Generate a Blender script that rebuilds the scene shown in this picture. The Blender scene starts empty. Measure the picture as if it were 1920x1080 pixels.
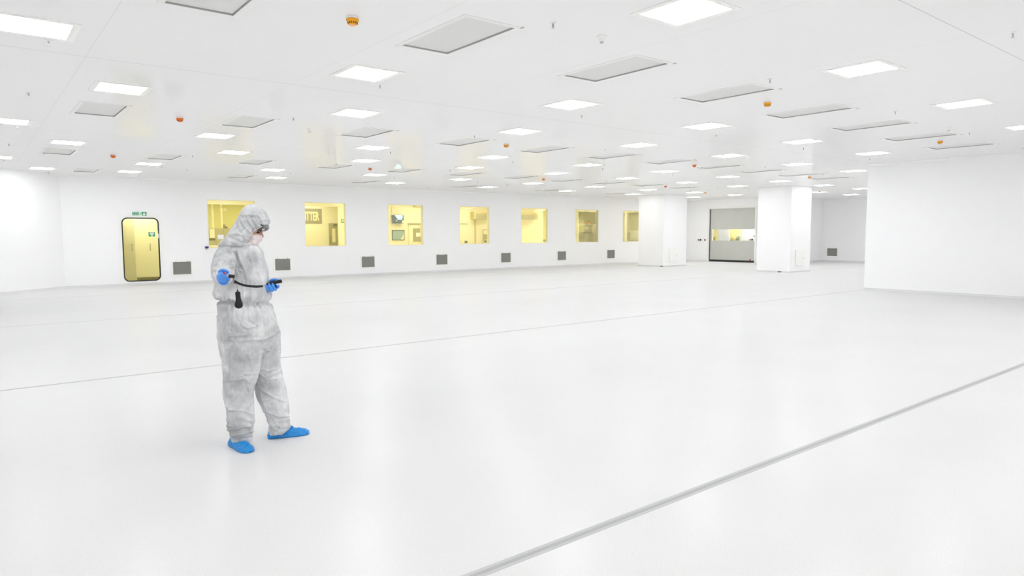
import bpy, bmesh, math, random
from mathutils import Vector, Matrix, noise

random.seed(7)
C = bpy.context.scene.collection
SC = bpy.context.scene
PI = math.pi

# ------------------------------------------------------------------ camera
CAM_H = 1.6
CEIL = 3.505            # ceiling height
UC = CEIL - CAM_H
FPX, HY, YAW, ROLL = 1277.45, 439.436, math.radians(51.544), 0.0046
TH = math.atan((540 - HY) / FPX)
RIGHT = Vector((math.sin(YAW), -math.cos(YAW), 0))
FWDL = Vector((math.cos(YAW), math.sin(YAW), 0))
FORW = FWDL * math.cos(TH) + Vector((0, 0, -math.sin(TH)))
DOWN = FWDL * -math.sin(TH) + Vector((0, 0, -math.cos(TH)))
PXR = RIGHT * math.cos(ROLL) + DOWN * math.sin(ROLL)
PXD = RIGHT * -math.sin(ROLL) + DOWN * math.cos(ROLL)
EYE = Vector((0, 0, CAM_H))
cd = bpy.data.cameras.new('camera')
cam = bpy.data.objects.new('camera', cd)
C.objects.link(cam)
cd.sensor_width = 36.0
cd.sensor_fit = 'HORIZONTAL'
cd.lens = FPX / 1920 * 36
cd.clip_end = 200
M = Matrix.Identity(4)
for i in range(3):
    M[i][0], M[i][1], M[i][2], M[i][3] = PXR[i], -PXD[i], -FORW[i], EYE[i]
cam.matrix_world = M
SC.camera = cam
SC.view_settings.view_transform = 'Standard'
SC.view_settings.look = 'None'
SC.view_settings.gamma = 1
SC.view_settings.use_curve_mapping = False
SC.view_settings.exposure = 0.0
SC.cycles.max_bounces = 14
SC.cycles.diffuse_bounces = 10
SC.cycles.glossy_bounces = 5
SC.cycles.transparent_max_bounces = 16


def ray(u, v):
    return FORW + PXR * ((u - 960) / FPX) + PXD * ((v - 540) / FPX)


def on_y(u, v, y):
    r = ray(u, v)
    return EYE + r * (y / r.y)


def on_x(u, v, x):
    r = ray(u, v)
    return EYE + r * (x / r.x)


def on_z(u, v, z):
    r = ray(u, v)
    return EYE + r * ((z - CAM_H) / r.z)


# true (slightly barrel-distorted) lens of the photograph: turns a regular ceiling grid into pixels
LF, LHY, LYAW, LROLL, LK = 1297.6, 437.852, math.radians(51.5444), 0.0046, -0.0451


def grid_pt(s1, s2):
    """ceiling-grid coordinates (camera-to-ceiling units) -> world point on the ceiling"""
    th = math.atan((540 - LHY) / LF)
    X = s1 * math.sin(LYAW) - s2 * math.cos(LYAW)
    Z = s1 * math.cos(LYAW) + s2 * math.sin(LYAW)
    z = Z * math.cos(th) - math.sin(th)
    y = -(math.cos(th) + Z * math.sin(th))
    x, y = X / z, y / z
    c, s = math.cos(LROLL), math.sin(LROLL)
    x, y = c * x + s * y, -s * x + c * y
    d = 1 + LK * (x * x + y * y)
    p = on_z(960 + LF * x * d, 540 + LF * y * d, CEIL)
    return p.x, p.y


# ------------------------------------------------------------------ helpers
class MB:
    def __init__(self):
        self.v, self.f = [], []

    def add(self, vs, fs):
        o = len(self.v)
        self.v += [tuple(p) for p in vs]
        self.f += [tuple(i + o for i in f) for f in fs]
        return self

    def box(self, lo, hi, mat=None):
        x0, y0, z0 = lo
        x1, y1, z1 = hi
        vs = [(x0, y0, z0), (x1, y0, z0), (x1, y1, z0), (x0, y1, z0), (x0, y0, z1), (x1, y0, z1), (x1, y1, z1), (x0, y1, z1)]
        if mat is not None:
            vs = [mat @ Vector(p) for p in vs]
        return self.add(vs, [(0, 3, 2, 1), (4, 5, 6, 7), (0, 1, 5, 4), (1, 2, 6, 5), (2, 3, 7, 6), (3, 0, 4, 7)])

    def loft(self, rings, cap=True, closed=True):
        n = len(rings[0])
        vs = [p for r in rings for p in r]
        fs = []
        for i in range(len(rings) - 1):
            for j in range(n if closed else n - 1):
                k = (j + 1) % n
                fs.append((i * n + j, i * n + k, (i + 1) * n + k, (i + 1) * n + j))
        if cap:
            fs.append(tuple(reversed(range(n))))
            fs.append(tuple((len(rings) - 1) * n + j for j in range(n)))
        return self.add(vs, fs)

    def lathe(self, prof, n=24, at=(0, 0, 0)):
        rings = []
        for r, z in prof:
            rings.append([(at[0] + r * math.cos(2 * PI * j / n), at[1] + r * math.sin(2 * PI * j / n), at[2] + z) for j in range(n)])
        return self.loft(rings)

    def tube(self, pts, rad, n=12, cap=True, squash=None):
        pts = [Vector(p) for p in pts]
        if not isinstance(rad, (list, tuple)):
            rad = [rad] * len(pts)
        rings = []
        up = None
        for i, p in enumerate(pts):
            d = (pts[min(i + 1, len(pts) - 1)] - pts[max(i - 1, 0)]).normalized()
            if up is None:
                a = Vector((0, 0, 1)) if abs(d.z) < .9 else Vector((1, 0, 0))
                up = (a - d * a.dot(d)).normalized()
            else:
                up = (up - d * up.dot(d)).normalized()
            s = d.cross(up)
            rings.append([p + (up * math.sin(2 * PI * j / n) + s * math.cos(2 * PI * j / n)) * rad[i] for j in range(n)])
        return self.loft(rings, cap)

    def ball(self, c, r, n=20, m=12, axes=None):
        """ellipsoid; r = three radii, axes = three unit vectors"""
        c = Vector(c)
        if not isinstance(r, (list, tuple)):
            r = (r, r, r)
        ax = axes or (Vector((1, 0, 0)), Vector((0, 1, 0)), Vector((0, 0, 1)))
        rings = []
        for i in range(m + 1):
            t = -PI / 2 + PI * i / m
            t = max(-PI / 2 + .02, min(PI / 2 - .02, t))
            rings.append([c + ax[0] * (r[0] * math.cos(t) * math.cos(2 * PI * j / n)) + ax[1] * (r[1] * math.cos(t) * math.sin(2 * PI * j / n)) + ax[2] * (r[2] * math.sin(t)) for j in range(n)])
        return self.loft(rings)

    def mesh(self, name):
        me = bpy.data.meshes.new(name)
        me.from_pydata(self.v, [], self.f)
        me.validate()
        bm = bmesh.new()
        bm.from_mesh(me)
        bmesh.ops.recalc_face_normals(bm, faces=bm.faces)
        bm.to_mesh(me)
        bm.free()
        return me

    def build(self, name, mat, parent=None, smooth=False, bevel=0, seg=2):
        me = self.mesh(name)
        return link(name, me, mat, parent, smooth, bevel, seg)


def link(name, me, mat, parent=None, smooth=False, bevel=0, seg=2):
    o = bpy.data.objects.new(name, me)
    C.objects.link(o)
    if mat:
        me.materials.clear()
        me.materials.append(mat)
    if smooth:
        me.shade_smooth()
        if smooth != 'all':
            me.set_sharp_from_angle(angle=math.radians(40))
    if parent is not None:
        o.parent = parent
        o.matrix_parent_inverse = parent_world(parent).inverted()
    if bevel:
        b = o.modifiers.new('bevel', 'BEVEL')
        b.width = bevel
        b.segments = seg
        b.limit_method = 'ANGLE'
    return o


def parent_world(o):
    m = Matrix.LocRotScale(o.location, o.rotation_euler, o.scale)
    return m if o.parent is None else parent_world(o.parent) @ o.matrix_parent_inverse @ m


def tag(o, label=None, cat=None, group=None, kind=None):
    if label:
        o['label'] = label
    if cat:
        o['category'] = cat
    if group:
        o['group'] = group
    if kind:
        o['kind'] = kind
    return o


def thing(name, label, cat, loc=(0, 0, 0), group=None, rz=0):
    o = bpy.data.objects.new(name, None)
    C.objects.link(o)
    o.location = loc
    o.rotation_euler = (0, 0, rz)
    o.empty_display_size = .1
    return tag(o, label, cat, group)


def struct(o, label=None):
    return tag(o, label, None, None, 'structure')


def copy_tree(o, parent=None):
    c = o.copy()
    C.objects.link(c)
    if parent is not None:
        c.parent = parent
    for ch in list(o.children):
        copy_tree(ch, c)
    return c


# ------------------------------------------------------------------ materials
def new_mat(name):
    m = bpy.data.materials.new(name)
    m.use_nodes = True
    nt = m.node_tree
    b = nt.nodes['Principled BSDF']
    return m, nt, b


def mat(name, col, rough=.5, spec=.5, metal=0, var=0, scale=8, bump=0, bscale=60, emit=0):
    m, nt, b = new_mat(name)
    b.inputs['Base Color'].default_value = (*col, 1)
    b.inputs['Roughness'].default_value = rough
    b.inputs['Specular IOR Level'].default_value = spec
    b.inputs['Metallic'].default_value = metal
    tc = nt.nodes.new('ShaderNodeTexCoord')
    if var:
        n = nt.nodes.new('ShaderNodeTexNoise')
        n.inputs['Scale'].default_value = scale
        n.inputs['Detail'].default_value = 4
        r = nt.nodes.new('ShaderNodeValToRGB')
        r.color_ramp.elements[0].position = .3
        r.color_ramp.elements[1].position = .7
        r.color_ramp.elements[0].color = (*[max(0, c * (1 - var)) for c in col], 1)
        r.color_ramp.elements[1].color = (*[min(1, c * (1 + var)) for c in col], 1)
        nt.links.new(tc.outputs['Object'], n.inputs['Vector'])
        nt.links.new(n.outputs['Fac'], r.inputs['Fac'])
        nt.links.new(r.outputs['Color'], b.inputs['Base Color'])
    if bump:
        n = nt.nodes.new('ShaderNodeTexNoise')
        n.inputs['Scale'].default_value = bscale
        n.inputs['Detail'].default_value = 5
        bp = nt.nodes.new('ShaderNodeBump')
        bp.inputs['Strength'].default_value = bump
        bp.inputs['Distance'].default_value = .01
        nt.links.new(tc.outputs['Object'], n.inputs['Vector'])
        nt.links.new(n.outputs['Fac'], bp.inputs['Height'])
        nt.links.new(bp.outputs['Normal'], b.inputs['Normal'])
    if emit:
        b.inputs['Emission Color'].default_value = (*col, 1)
        b.inputs['Emission Strength'].default_value = emit
    return m


def mathn(nt, op, a, b=None, c=None):
    n = nt.nodes.new('ShaderNodeMath')
    n.operation = op
    for i, x in enumerate((a, b, c)):
        if x is None:
            continue
        if isinstance(x, (int, float)):
            n.inputs[i].default_value = x
        else:
            nt.links.new(x, n.inputs[i])
    return n.outputs[0]


def line_mask(nt, coord, positions, half):
    """1 where coord lies within half of one of the positions"""
    out = None
    for p in positions:
        d = mathn(nt, 'ABSOLUTE', mathn(nt, 'SUBTRACT', coord, p))
        k = mathn(nt, 'LESS_THAN', d, half)
        out = k if out is None else mathn(nt, 'MAXIMUM', out, k)
    return out


def coated(nt, b, bp, rough, f0, f1):
    """matt paint under a thin lacquer: a weak mirror that grows a little towards grazing angles"""
    b.inputs['Specular IOR Level'].default_value = 0
    b.inputs['Roughness'].default_value = .9
    gl = nt.nodes.new('ShaderNodeBsdfGlossy')
    gl.inputs['Roughness'].default_value = rough
    if bp is not None:
        nt.links.new(bp.outputs['Normal'], gl.inputs['Normal'])
    lw = nt.nodes.new('ShaderNodeLayerWeight')
    lw.inputs['Blend'].default_value = .5
    fac = mathn(nt, 'ADD', mathn(nt, 'MULTIPLY', mathn(nt, 'POWER', lw.outputs['Facing'], 4.0), f1), f0)
    mx = nt.nodes.new('ShaderNodeMixShader')
    nt.links.new(fac, mx.inputs[0])
    nt.links.new(b.outputs[0], mx.inputs[1])
    nt.links.new(gl.outputs[0], mx.inputs[2])
    nt.links.new(mx.outputs[0], nt.nodes['Material Output'].inputs[0])


def ceiling_mat():
    m, nt, b = new_mat('white gloss ceiling panels')
    tc = nt.nodes.new('ShaderNodeTexCoord')
    sx = nt.nodes.new('ShaderNodeSeparateXYZ')
    nt.links.new(tc.outputs['Object'], sx.inputs[0])
    rows = line_mask(nt, sx.outputs['Y'], [2.53, 8.62, 15.0, 21.3], .006)
    # panel seams across the rows, one every 1.1645 grid units
    per = 1.1645 * UC
    w = mathn(nt, 'ADD', mathn(nt, 'SUBTRACT', sx.outputs['X'], .56 * UC), per * 20)
    fr = mathn(nt, 'MODULO', w, per)
    cols = mathn(nt, 'LESS_THAN', fr, .008)
    k = mathn(nt, 'MAXIMUM', mathn(nt, 'MULTIPLY', rows, 1.0), mathn(nt, 'MULTIPLY', cols, .4))
    mix = nt.nodes.new('ShaderNodeMix')
    mix.data_type = 'RGBA'
    nt.links.new(k, mix.inputs['Factor'])
    mix.inputs['A'].default_value = (.955, .953, .95, 1)
    mix.inputs['B'].default_value = (.72, .72, .715, 1)
    nt.links.new(mix.outputs['Result'], b.inputs['Base Color'])
    # the sheet metal is very slightly wavy
    n = nt.nodes.new('ShaderNodeTexNoise')
    n.inputs['Scale'].default_value = .9
    n.inputs['Detail'].default_value = 2
    nt.links.new(tc.outputs['Object'], n.inputs['Vector'])
    bp = nt.nodes.new('ShaderNodeBump')
    bp.inputs['Strength'].default_value = .035
    bp.inputs['Distance'].default_value = .02
    nt.links.new(n.outputs['Fac'], bp.inputs['Height'])
    nt.links.new(bp.outputs['Normal'], b.inputs['Normal'])
    coated(nt, b, bp, .03, .03, .27)
    return m


def floor_mat():
    m, nt, b = new_mat('pale grey speckled resin floor')
    tc = nt.nodes.new('ShaderNodeTexCoord')
    n1 = nt.nodes.new('ShaderNodeTexNoise')
    n1.inputs['Scale'].default_value = 140
    n1.inputs['Detail'].default_value = 3
    n2 = nt.nodes.new('ShaderNodeTexNoise')
    n2.inputs['Scale'].default_value = .7
    n2.inputs['Detail'].default_value = 3
    r1 = nt.nodes.new('ShaderNodeValToRGB')
    r1.color_ramp.elements[0].position = .3
    r1.color_ramp.elements[0].color = (.675, .675, .675, 1)
    r1.color_ramp.elements[1].position = .55
    r1.color_ramp.elements[1].color = (.745, .743, .742, 1)
    mx = nt.nodes.new('ShaderNodeMix')
    mx.data_type = 'RGBA'
    mx.blend_type = 'MULTIPLY'
    mx.inputs['Factor'].default_value = 1
    r2 = nt.nodes.new('ShaderNodeValToRGB')
    r2.color_ramp.elements[0].position = .3
    r2.color_ramp.elements[0].color = (.975, .975, .975, 1)
    r2.color_ramp.elements[1].position = .7
    r2.color_ramp.elements[1].color = (1, 1, 1, 1)
    for n in (n1, n2):
        nt.links.new(tc.outputs['Object'], n.inputs['Vector'])
    nt.links.new(n1.outputs['Fac'], r1.inputs['Fac'])
    nt.links.new(n2.outputs['Fac'], r2.inputs['Fac'])
    nt.links.new(r1.outputs['Color'], mx.inputs['A'])
    nt.links.new(r2.outputs['Color'], mx.inputs['B'])
    nt.links.new(mx.outputs['Result'], b.inputs['Base Color'])
    coated(nt, b, None, .24, .05, .13)
    return m


def wall_mat():
    m, nt, b = new_mat('white cleanroom wall panels')
    tc = nt.nodes.new('ShaderNodeTexCoord')
    n = nt.nodes.new('ShaderNodeTexNoise')
    n.inputs['Scale'].default_value = .35
    nt.links.new(tc.outputs['Object'], n.inputs['Vector'])
    r = nt.nodes.new('ShaderNodeValToRGB')
    r.color_ramp.elements[0].color = (.93, .93, .935, 1)
    r.color_ramp.elements[1].color = (.95, .95, .953, 1)
    nt.links.new(n.outputs['Fac'], r.inputs['Fac'])
    nt.links.new(r.outputs['Color'], b.inputs['Base Color'])
    b.inputs['Roughness'].default_value = .42
    b.inputs['Specular IOR Level'].default_value = .3
    return m


def glass_mat(name, tint, gloss=.06, rough=.02):
    m = bpy.data.materials.new(name)
    m.use_nodes = True
    nt = m.node_tree
    nt.nodes.clear()
    out = nt.nodes.new('ShaderNodeOutputMaterial')
    tr = nt.nodes.new('ShaderNodeBsdfTransparent')
    tr.inputs['Color'].default_value = (*tint, 1)
    gl = nt.nodes.new('ShaderNodeBsdfGlossy')
    gl.inputs['Roughness'].default_value = rough
    tc = nt.nodes.new('ShaderNodeTexCoord')
    nz = nt.nodes.new('ShaderNodeTexNoise')
    nz.inputs['Scale'].default_value = .8
    nz.inputs['Detail'].default_value = 1
    bp = nt.nodes.new('ShaderNodeBump')
    bp.inputs['Strength'].default_value = .06
    bp.inputs['Distance'].default_value = .1
    nt.links.new(tc.outputs['Object'], nz.inputs['Vector'])
    nt.links.new(nz.outputs['Fac'], bp.inputs['Height'])
    nt.links.new(bp.outputs['Normal'], gl.inputs['Normal'])
    lw = nt.nodes.new('ShaderNodeFresnel')
    lw.inputs['IOR'].default_value = 1.45
    mx = nt.nodes.new('ShaderNodeMixShader')
    nt.links.new(mathn(nt, 'MULTIPLY', lw.outputs[0], gloss / .06), mx.inputs[0])
    nt.links.new(tr.outputs[0], mx.inputs[1])
    nt.links.new(gl.outputs[0], mx.inputs[2])
    nt.links.new(mx.outputs[0], out.inputs[0])
    return m


def perforated_mat(name, c0, c1, scale):
    m, nt, b = new_mat(name)
    tc = nt.nodes.new('ShaderNodeTexCoord')
    v = nt.nodes.new('ShaderNodeTexVoronoi')
    v.inputs['Scale'].default_value = scale
    v.inputs['Randomness'].default_value = .1
    nt.links.new(tc.outputs['Object'], v.inputs['Vector'])
    r = nt.nodes.new('ShaderNodeValToRGB')
    r.color_ramp.elements[0].position = .25
    r.color_ramp.elements[0].color = (*c0, 1)
    r.color_ramp.elements[1].position = .4
    r.color_ramp.elements[1].color = (*c1, 1)
    nt.links.new(v.outputs['Distance'], r.inputs['Fac'])
    nt.links.new(r.outputs['Color'], b.inputs['Base Color'])
    b.inputs['Roughness'].default_value = .5
    b.inputs['Specular IOR Level'].default_value = .25
    return m


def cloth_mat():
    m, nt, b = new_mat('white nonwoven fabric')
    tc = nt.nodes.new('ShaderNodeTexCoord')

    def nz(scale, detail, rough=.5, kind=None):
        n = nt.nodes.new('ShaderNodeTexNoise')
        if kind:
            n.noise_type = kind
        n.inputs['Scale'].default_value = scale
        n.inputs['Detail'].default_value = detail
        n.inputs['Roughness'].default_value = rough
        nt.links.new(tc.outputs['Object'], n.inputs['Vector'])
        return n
    n = nz(4.5, 9, .64)  # mottle of the thin fabric; its greys also stand in for fold shade
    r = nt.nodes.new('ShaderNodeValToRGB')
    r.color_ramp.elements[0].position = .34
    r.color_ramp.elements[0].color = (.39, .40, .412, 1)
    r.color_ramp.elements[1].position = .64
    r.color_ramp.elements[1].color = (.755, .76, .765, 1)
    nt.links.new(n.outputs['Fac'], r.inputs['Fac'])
    # fold highlights painted in as pale lines: fragments of a straight-edged network
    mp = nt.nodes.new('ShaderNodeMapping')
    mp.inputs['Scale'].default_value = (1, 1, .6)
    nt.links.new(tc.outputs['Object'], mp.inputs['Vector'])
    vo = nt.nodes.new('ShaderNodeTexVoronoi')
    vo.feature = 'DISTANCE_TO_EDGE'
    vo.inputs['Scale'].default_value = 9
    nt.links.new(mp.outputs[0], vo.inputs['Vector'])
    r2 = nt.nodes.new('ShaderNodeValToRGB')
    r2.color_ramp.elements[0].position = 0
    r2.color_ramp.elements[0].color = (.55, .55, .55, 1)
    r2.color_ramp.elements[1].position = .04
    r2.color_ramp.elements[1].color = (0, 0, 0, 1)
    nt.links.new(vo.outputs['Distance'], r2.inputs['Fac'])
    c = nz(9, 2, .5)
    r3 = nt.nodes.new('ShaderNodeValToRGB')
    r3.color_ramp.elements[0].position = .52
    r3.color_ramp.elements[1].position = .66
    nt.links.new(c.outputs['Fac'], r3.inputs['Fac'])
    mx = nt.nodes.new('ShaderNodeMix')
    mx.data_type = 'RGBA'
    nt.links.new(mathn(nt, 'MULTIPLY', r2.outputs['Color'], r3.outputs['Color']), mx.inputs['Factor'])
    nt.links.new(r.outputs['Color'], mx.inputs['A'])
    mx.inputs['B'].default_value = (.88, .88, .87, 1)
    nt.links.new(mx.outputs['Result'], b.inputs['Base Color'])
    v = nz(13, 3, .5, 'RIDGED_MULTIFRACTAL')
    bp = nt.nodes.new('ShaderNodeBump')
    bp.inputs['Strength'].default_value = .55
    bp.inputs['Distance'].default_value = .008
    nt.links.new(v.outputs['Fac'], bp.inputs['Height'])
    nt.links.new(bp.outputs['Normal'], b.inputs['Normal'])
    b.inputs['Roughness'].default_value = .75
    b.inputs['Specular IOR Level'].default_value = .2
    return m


LAMP = 18.7
m_ceil = ceiling_mat()
m_floor = floor_mat()
m_wall = wall_mat()
m_white = mat('white painted metal', (.87, .87, .85), .35, .35)
m_cream = mat('off white enamel', (.93, .935, .90), .4, .35)
m_lamp = mat('lit diffuser', (.975, .985, 1), .4, .3, emit=LAMP)
m_grille = perforated_mat('perforated filter screen', (.70, .70, .69), (.80, .795, .78), 160)
m_gap = mat('grey recess gasket', (.46, .46, .45), .6)
m_mesh = perforated_mat('dark return air mesh', (.11, .112, .105), (.24, .24, .222), 140)
m_steel = mat('brushed steel', (.55, .55, .54), .3, .5, 1)
m_dkgrey = mat('dark grey plastic', (.10, .10, .105), .5)
m_black = mat('black rubber', (.015, .016, .018), .5)
m_strip_l = mat('pale grey joint sealant', (.50, .505, .505), .5, .3)
m_strip_d = mat('mid grey joint sealant', (.40, .405, .41), .5, .3)
m_cove = mat('pale grey coved skirting', (.73, .735, .735), .4, .3)
m_orange = mat('amber detector plastic', (.90, .40, .005), .35)
m_bulb = mat('amber brown sprinkler bulb', (.25, .12, .05), .3)
m_redorange = mat('red orange detector plastic', (.86, .18, .01), .35)
m_peach = mat('peach sensor cap', (.95, .52, .26), .4)
m_green = mat('safety sign green', (0, .33, .12), .45)
m_signwhite = mat('sign white', (.9, .92, .9), .45)
m_glass = glass_mat('amber tinted window glass', (1, .98, .86), .05)
m_amber = glass_mat('amber acrylic door leaf', (.98, .935, .66), .05, .05)
m_clear = glass_mat('clear vinyl', (.98, .98, .96), .03, .05)
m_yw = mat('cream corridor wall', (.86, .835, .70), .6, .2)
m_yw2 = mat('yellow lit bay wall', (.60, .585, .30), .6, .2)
m_yw3 = mat('olive cabinet metal', (.50, .475, .32), .5, .3)
m_yw4 = mat('pale cream frame', (.88, .84, .66), .5, .3)
m_ydark = mat('olive dark metal', (.20, .19, .10), .45, .4)
m_boxo = mat('ochre shutter housing', (.62, .53, .27), .5)
m_boxg = mat('grey green shutter face', (.42, .40, .28), .5)
m_taupe = mat('grey taupe sign board', (.33, .31, .25), .55)
m_text = mat('cream lettering', (.88, .82, .5), .5)
m_greytext = mat('grey lettering', (.35, .34, .28), .5)
m_curtain = mat('grey door curtain', (.56, .565, .525), .6, .25, var=.02, scale=2)
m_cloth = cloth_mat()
m_maskm = mat('white mask fabric with faint pink folds', (.80, .70, .69), .75, .2, var=.22, scale=30, bump=.5, bscale=50)
m_skin = mat('skin', (.56, .27, .165), .5, .35, var=.06, scale=30)
m_hair = mat('dark hair', (.012, .009, .008), .6)
m_glove = mat('blue nitrile', (.085, .30, .81), .38, .4, bump=.12, bscale=70)
m_shoe = mat('blue polythene', (.008, .25, .66), .3, .5, bump=.55, bscale=30)
m_shoedark = mat('black shoe leather', (.012, .013, .02), .5)
m_device = mat('black instrument plastic', (.010, .011, .012), .42, .35)
m_red = mat('dark red plastic', (.30, .004, .02), .4)
m_bluebox = mat('navy blue plastic', (.008, .025, .20), .4)
m_uv = mat('lit ultraviolet tube', (.45, .85, 1.0), .4, emit=2.2)
m_flybox = mat('slate blue housing', (.14, .18, .28), .45)
m_pict = mat('pale blue green board print', (.36, .48, .52), .5)
m_redlamp = mat('lit red beacon', (1, .12, .05), .4, emit=2.0)
m_greenlamp = mat('lit green beacon', (.1, 1, .35), .4, emit=1.2)
m_paper = mat('white paper', (.92, .93, .90), .6)
m_gogv = mat('grey goggle vent', (.17, .175, .18), .45, .5, var=.7, scale=90)
m_gogl = glass_mat('clear goggle lens', (.88, .9, .9), .1, .08)
m_lightblue = mat('blue grey equipment', (.30, .38, .48), .5)

# ------------------------------------------------------------------ room
YB = 25.3              # face of the back wall
XR, YC = 33.35, 19.55  # roller-door wall and the corner where the far recess begins
XF = 38.3              # far wall of the recess
XBK, YBK = 19.8, 8.88  # corner of the projecting white block
YN, XL = -8.0, -5.0    # wall behind the camera, wall on the left
CX, CY = 2.28, 25.3    # corner where the splayed wall meets the back wall


def wall_grid(name, axis, front, back, a0, a1, z0, z1, holes, m):
    """a wall slab standing at axis ('y' or 'x') with rectangular holes (a0, a1, z0, z1)"""
    A = sorted({a0, a1, *[h[0] for h in holes], *[h[1] for h in holes]})
    Z = sorted({z0, z1, *[h[2] for h in holes], *[h[3] for h in holes]})

    def P(a, d, z):
        return (a, d, z) if axis == 'y' else (d, a, z)
    mb = MB()

    def solid(i, k):
        if i < 0 or k < 0 or i >= len(A) - 1 or k >= len(Z) - 1:
            return False
        ca, cz = (A[i] + A[i + 1]) / 2, (Z[k] + Z[k + 1]) / 2
        return not any(h[0] < ca < h[1] and h[2] < cz < h[3] for h in holes)
    for i in range(len(A) - 1):
        for k in range(len(Z) - 1):
            if not solid(i, k):
                continue
            a, b, c, d = A[i], A[i + 1], Z[k], Z[k + 1]
            for dd in (front, back):
                mb.add([P(a, dd, c), P(b, dd, c), P(b, dd, d), P(a, dd, d)], [(0, 1, 2, 3)])
            for (ii, kk, e) in ((i - 1, k, ((a, c), (a, d))), (i + 1, k, ((b, c), (b, d))), (i, k - 1, ((a, c), (b, c))), (i, k + 1, ((a, d), (b, d)))):
                if not solid(ii, kk):
                    (p, q), (r, s) = e
                    mb.add([P(p, front, q), P(r, front, s), P(r, back, s), P(p, back, q)], [(0, 1, 2, 3)])
    o = mb.build(name, m)
    bm = bmesh.new()
    bm.from_mesh(o.data)
    bmesh.ops.remove_doubles(bm, verts=bm.verts, dist=1e-5)
    bmesh.ops.recalc_face_normals(bm, faces=bm.faces)
    bm.to_mesh(o.data)
    bm.free()
    return struct(o)


def rect_y(u0, v0, u1, v1, y):
    a, b = on_y(u0, v0, y), on_y(u1, v1, y)
    return a.x, b.x, b.z, a.z     # x0 x1 zlow zhigh


WZ0, WZ1 = 1.168, 2.862
win_px = [(389.6, 479), (571.6, 648.6), (727.4, 793), (861.4, 917), (977, 1026.5), (1078.7, 1122), (1167.7, 1212)]
wins = [(on_y(a, 420, YB).x, on_y(b, 420, YB).x, WZ0, WZ1) for a, b in win_px]
DX0, DX1 = on_y(229.5, 470, YB).x, on_y(300, 470, YB).x
DZ0, DZ1 = .10, 2.21
# floor and ceiling
fl = MB().box((XL - .3, YN - .3, -.2), (XF + .3, YB + .02, 0)).build('floor', m_floor)
struct(fl, 'glossy white speckled resin floor of the empty hall')

# light, filter and small fitting positions on the ceiling grid
SP, PER, R0, R1, C0, C1 = 1.7468, 3.3315, 2.0002, 3.9909, .8488, .2716
lights = []                     # (row from the nearest, order in the row, x, y)


def light_row(i, cols):
    k = i // 2
    s2 = (R0 if i % 2 == 0 else R1) + PER * k
    return [(C0 if i % 2 == 0 else C1) + SP * c for c in cols], s2


rows_spec = [(0, range(1, 5)), (1, range(0, 6)), (2, range(0, 7)), (3, range(0, 10)), (4, [0, 1, 2, 3, 4, 5, 6, 7, 9, 10]), (5, range(0, 10))]
light_rows = []
for i, cols in rows_spec:
    xs, s2 = light_row(i, cols)
    light_rows.append([grid_pt(s, s2) for s in xs])
light_rows.append([grid_pt(s, 12.08) for s in (.84, 2.01, 4.33, 6.69, 8.93, 11.27, 13.58, 16.1)])

ffu_rows = []
for s2, n in ((2.985, 8), (6.30, 11), (9.65, 11)):
    ffu_rows.append([grid_pt(.85 + 1.1645 * k, s2) for k in range(n)])
ffu_rows.append([grid_pt(s, 12.15) for s in (1.42, 3.74, 6.06, 8.39, 10.71, 13.06)])

FW, FL = .285 * UC / 2, .60 * UC / 2     # half sizes of a filter opening
ffu_all = [p for r in ffu_rows for p in r]
# ceiling sheet with the filter recesses cut out: a grid of cells
holes = [(x - FW, x + FW, y - FL, y + FL) for x, y in ffu_all]
X = sorted({XL - .3, XF + .3, *[h[0] for h in holes], *[h[1] for h in holes]})
Y = sorted({YN - .3, YB + .02, *[h[2] for h in holes], *[h[3] for h in holes]})
cb = MB()
idx = {}
for i in range(len(X) - 1):
    for j in range(len(Y) - 1):
        cx, cy = (X[i] + X[i + 1]) / 2, (Y[j] + Y[j + 1]) / 2
        if any(h[0] < cx < h[1] and h[2] < cy < h[3] for h in holes):
            continue
        f = []
        for a, b in ((i, j), (i, j + 1), (i + 1, j + 1), (i + 1, j)):
            if (a, b) not in idx:
                idx[(a, b)] = len(cb.v)
                cb.v.append((X[a], Y[b], CEIL))
            f.append(idx[(a, b)])
        cb.f.append(tuple(f))
me = bpy.data.meshes.new('ceiling')
me.from_pydata(cb.v, [], cb.f)
ce = link('ceiling', me, m_ceil)
struct(ce, 'glossy white panelled ceiling with lamps and filters')
MB().box((XL - .3, YN - .3, CEIL + .12), (XF + .3, YB + .3, CEIL + .2)).build('ceiling_slab', m_white)['kind'] = 'structure'

# walls
wall_grid('wall_back', 'y', YB, YB + .12, CX - .02, XR + .1, 0, CEIL, wins + [(DX0, DX1, DZ0, DZ1)], m_wall)


def slab(name, p, q, out, m=None, z0=0, z1=CEIL, th=.12):
    p, q = Vector((*p, 0)), Vector((*q, 0))
    n = Vector((*out, 0)).normalized() * th
    mb = MB()
    pts = [p, q, q + n, p + n]
    mb.loft([[Vector((a.x, a.y, z0)) for a in pts], [Vector((a.x, a.y, z1)) for a in pts]])
    return struct(mb.build(name, m or m_wall))


slab('wall_splayed', (CX, CY), (XL, CY - (CX - XL)), (-1, 1))
slab('wall_left', (XL, CY - (CX - XL)), (XL, YN), (-1, 0))
slab('wall_rear', (XL, YN), (XBK, YN), (0, -1))
wb = MB().box((XBK, YN, 0), (XF + .1, YBK, CEIL)).build('wall_block', m_wall)
struct(wb, 'projecting blank white wall block on the right side')
slab('wall_far', (XF, YBK), (XF, YC), (1, 0))
slab('wall_recess', (XR, YC), (XF, YC), (0, 1))
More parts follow.
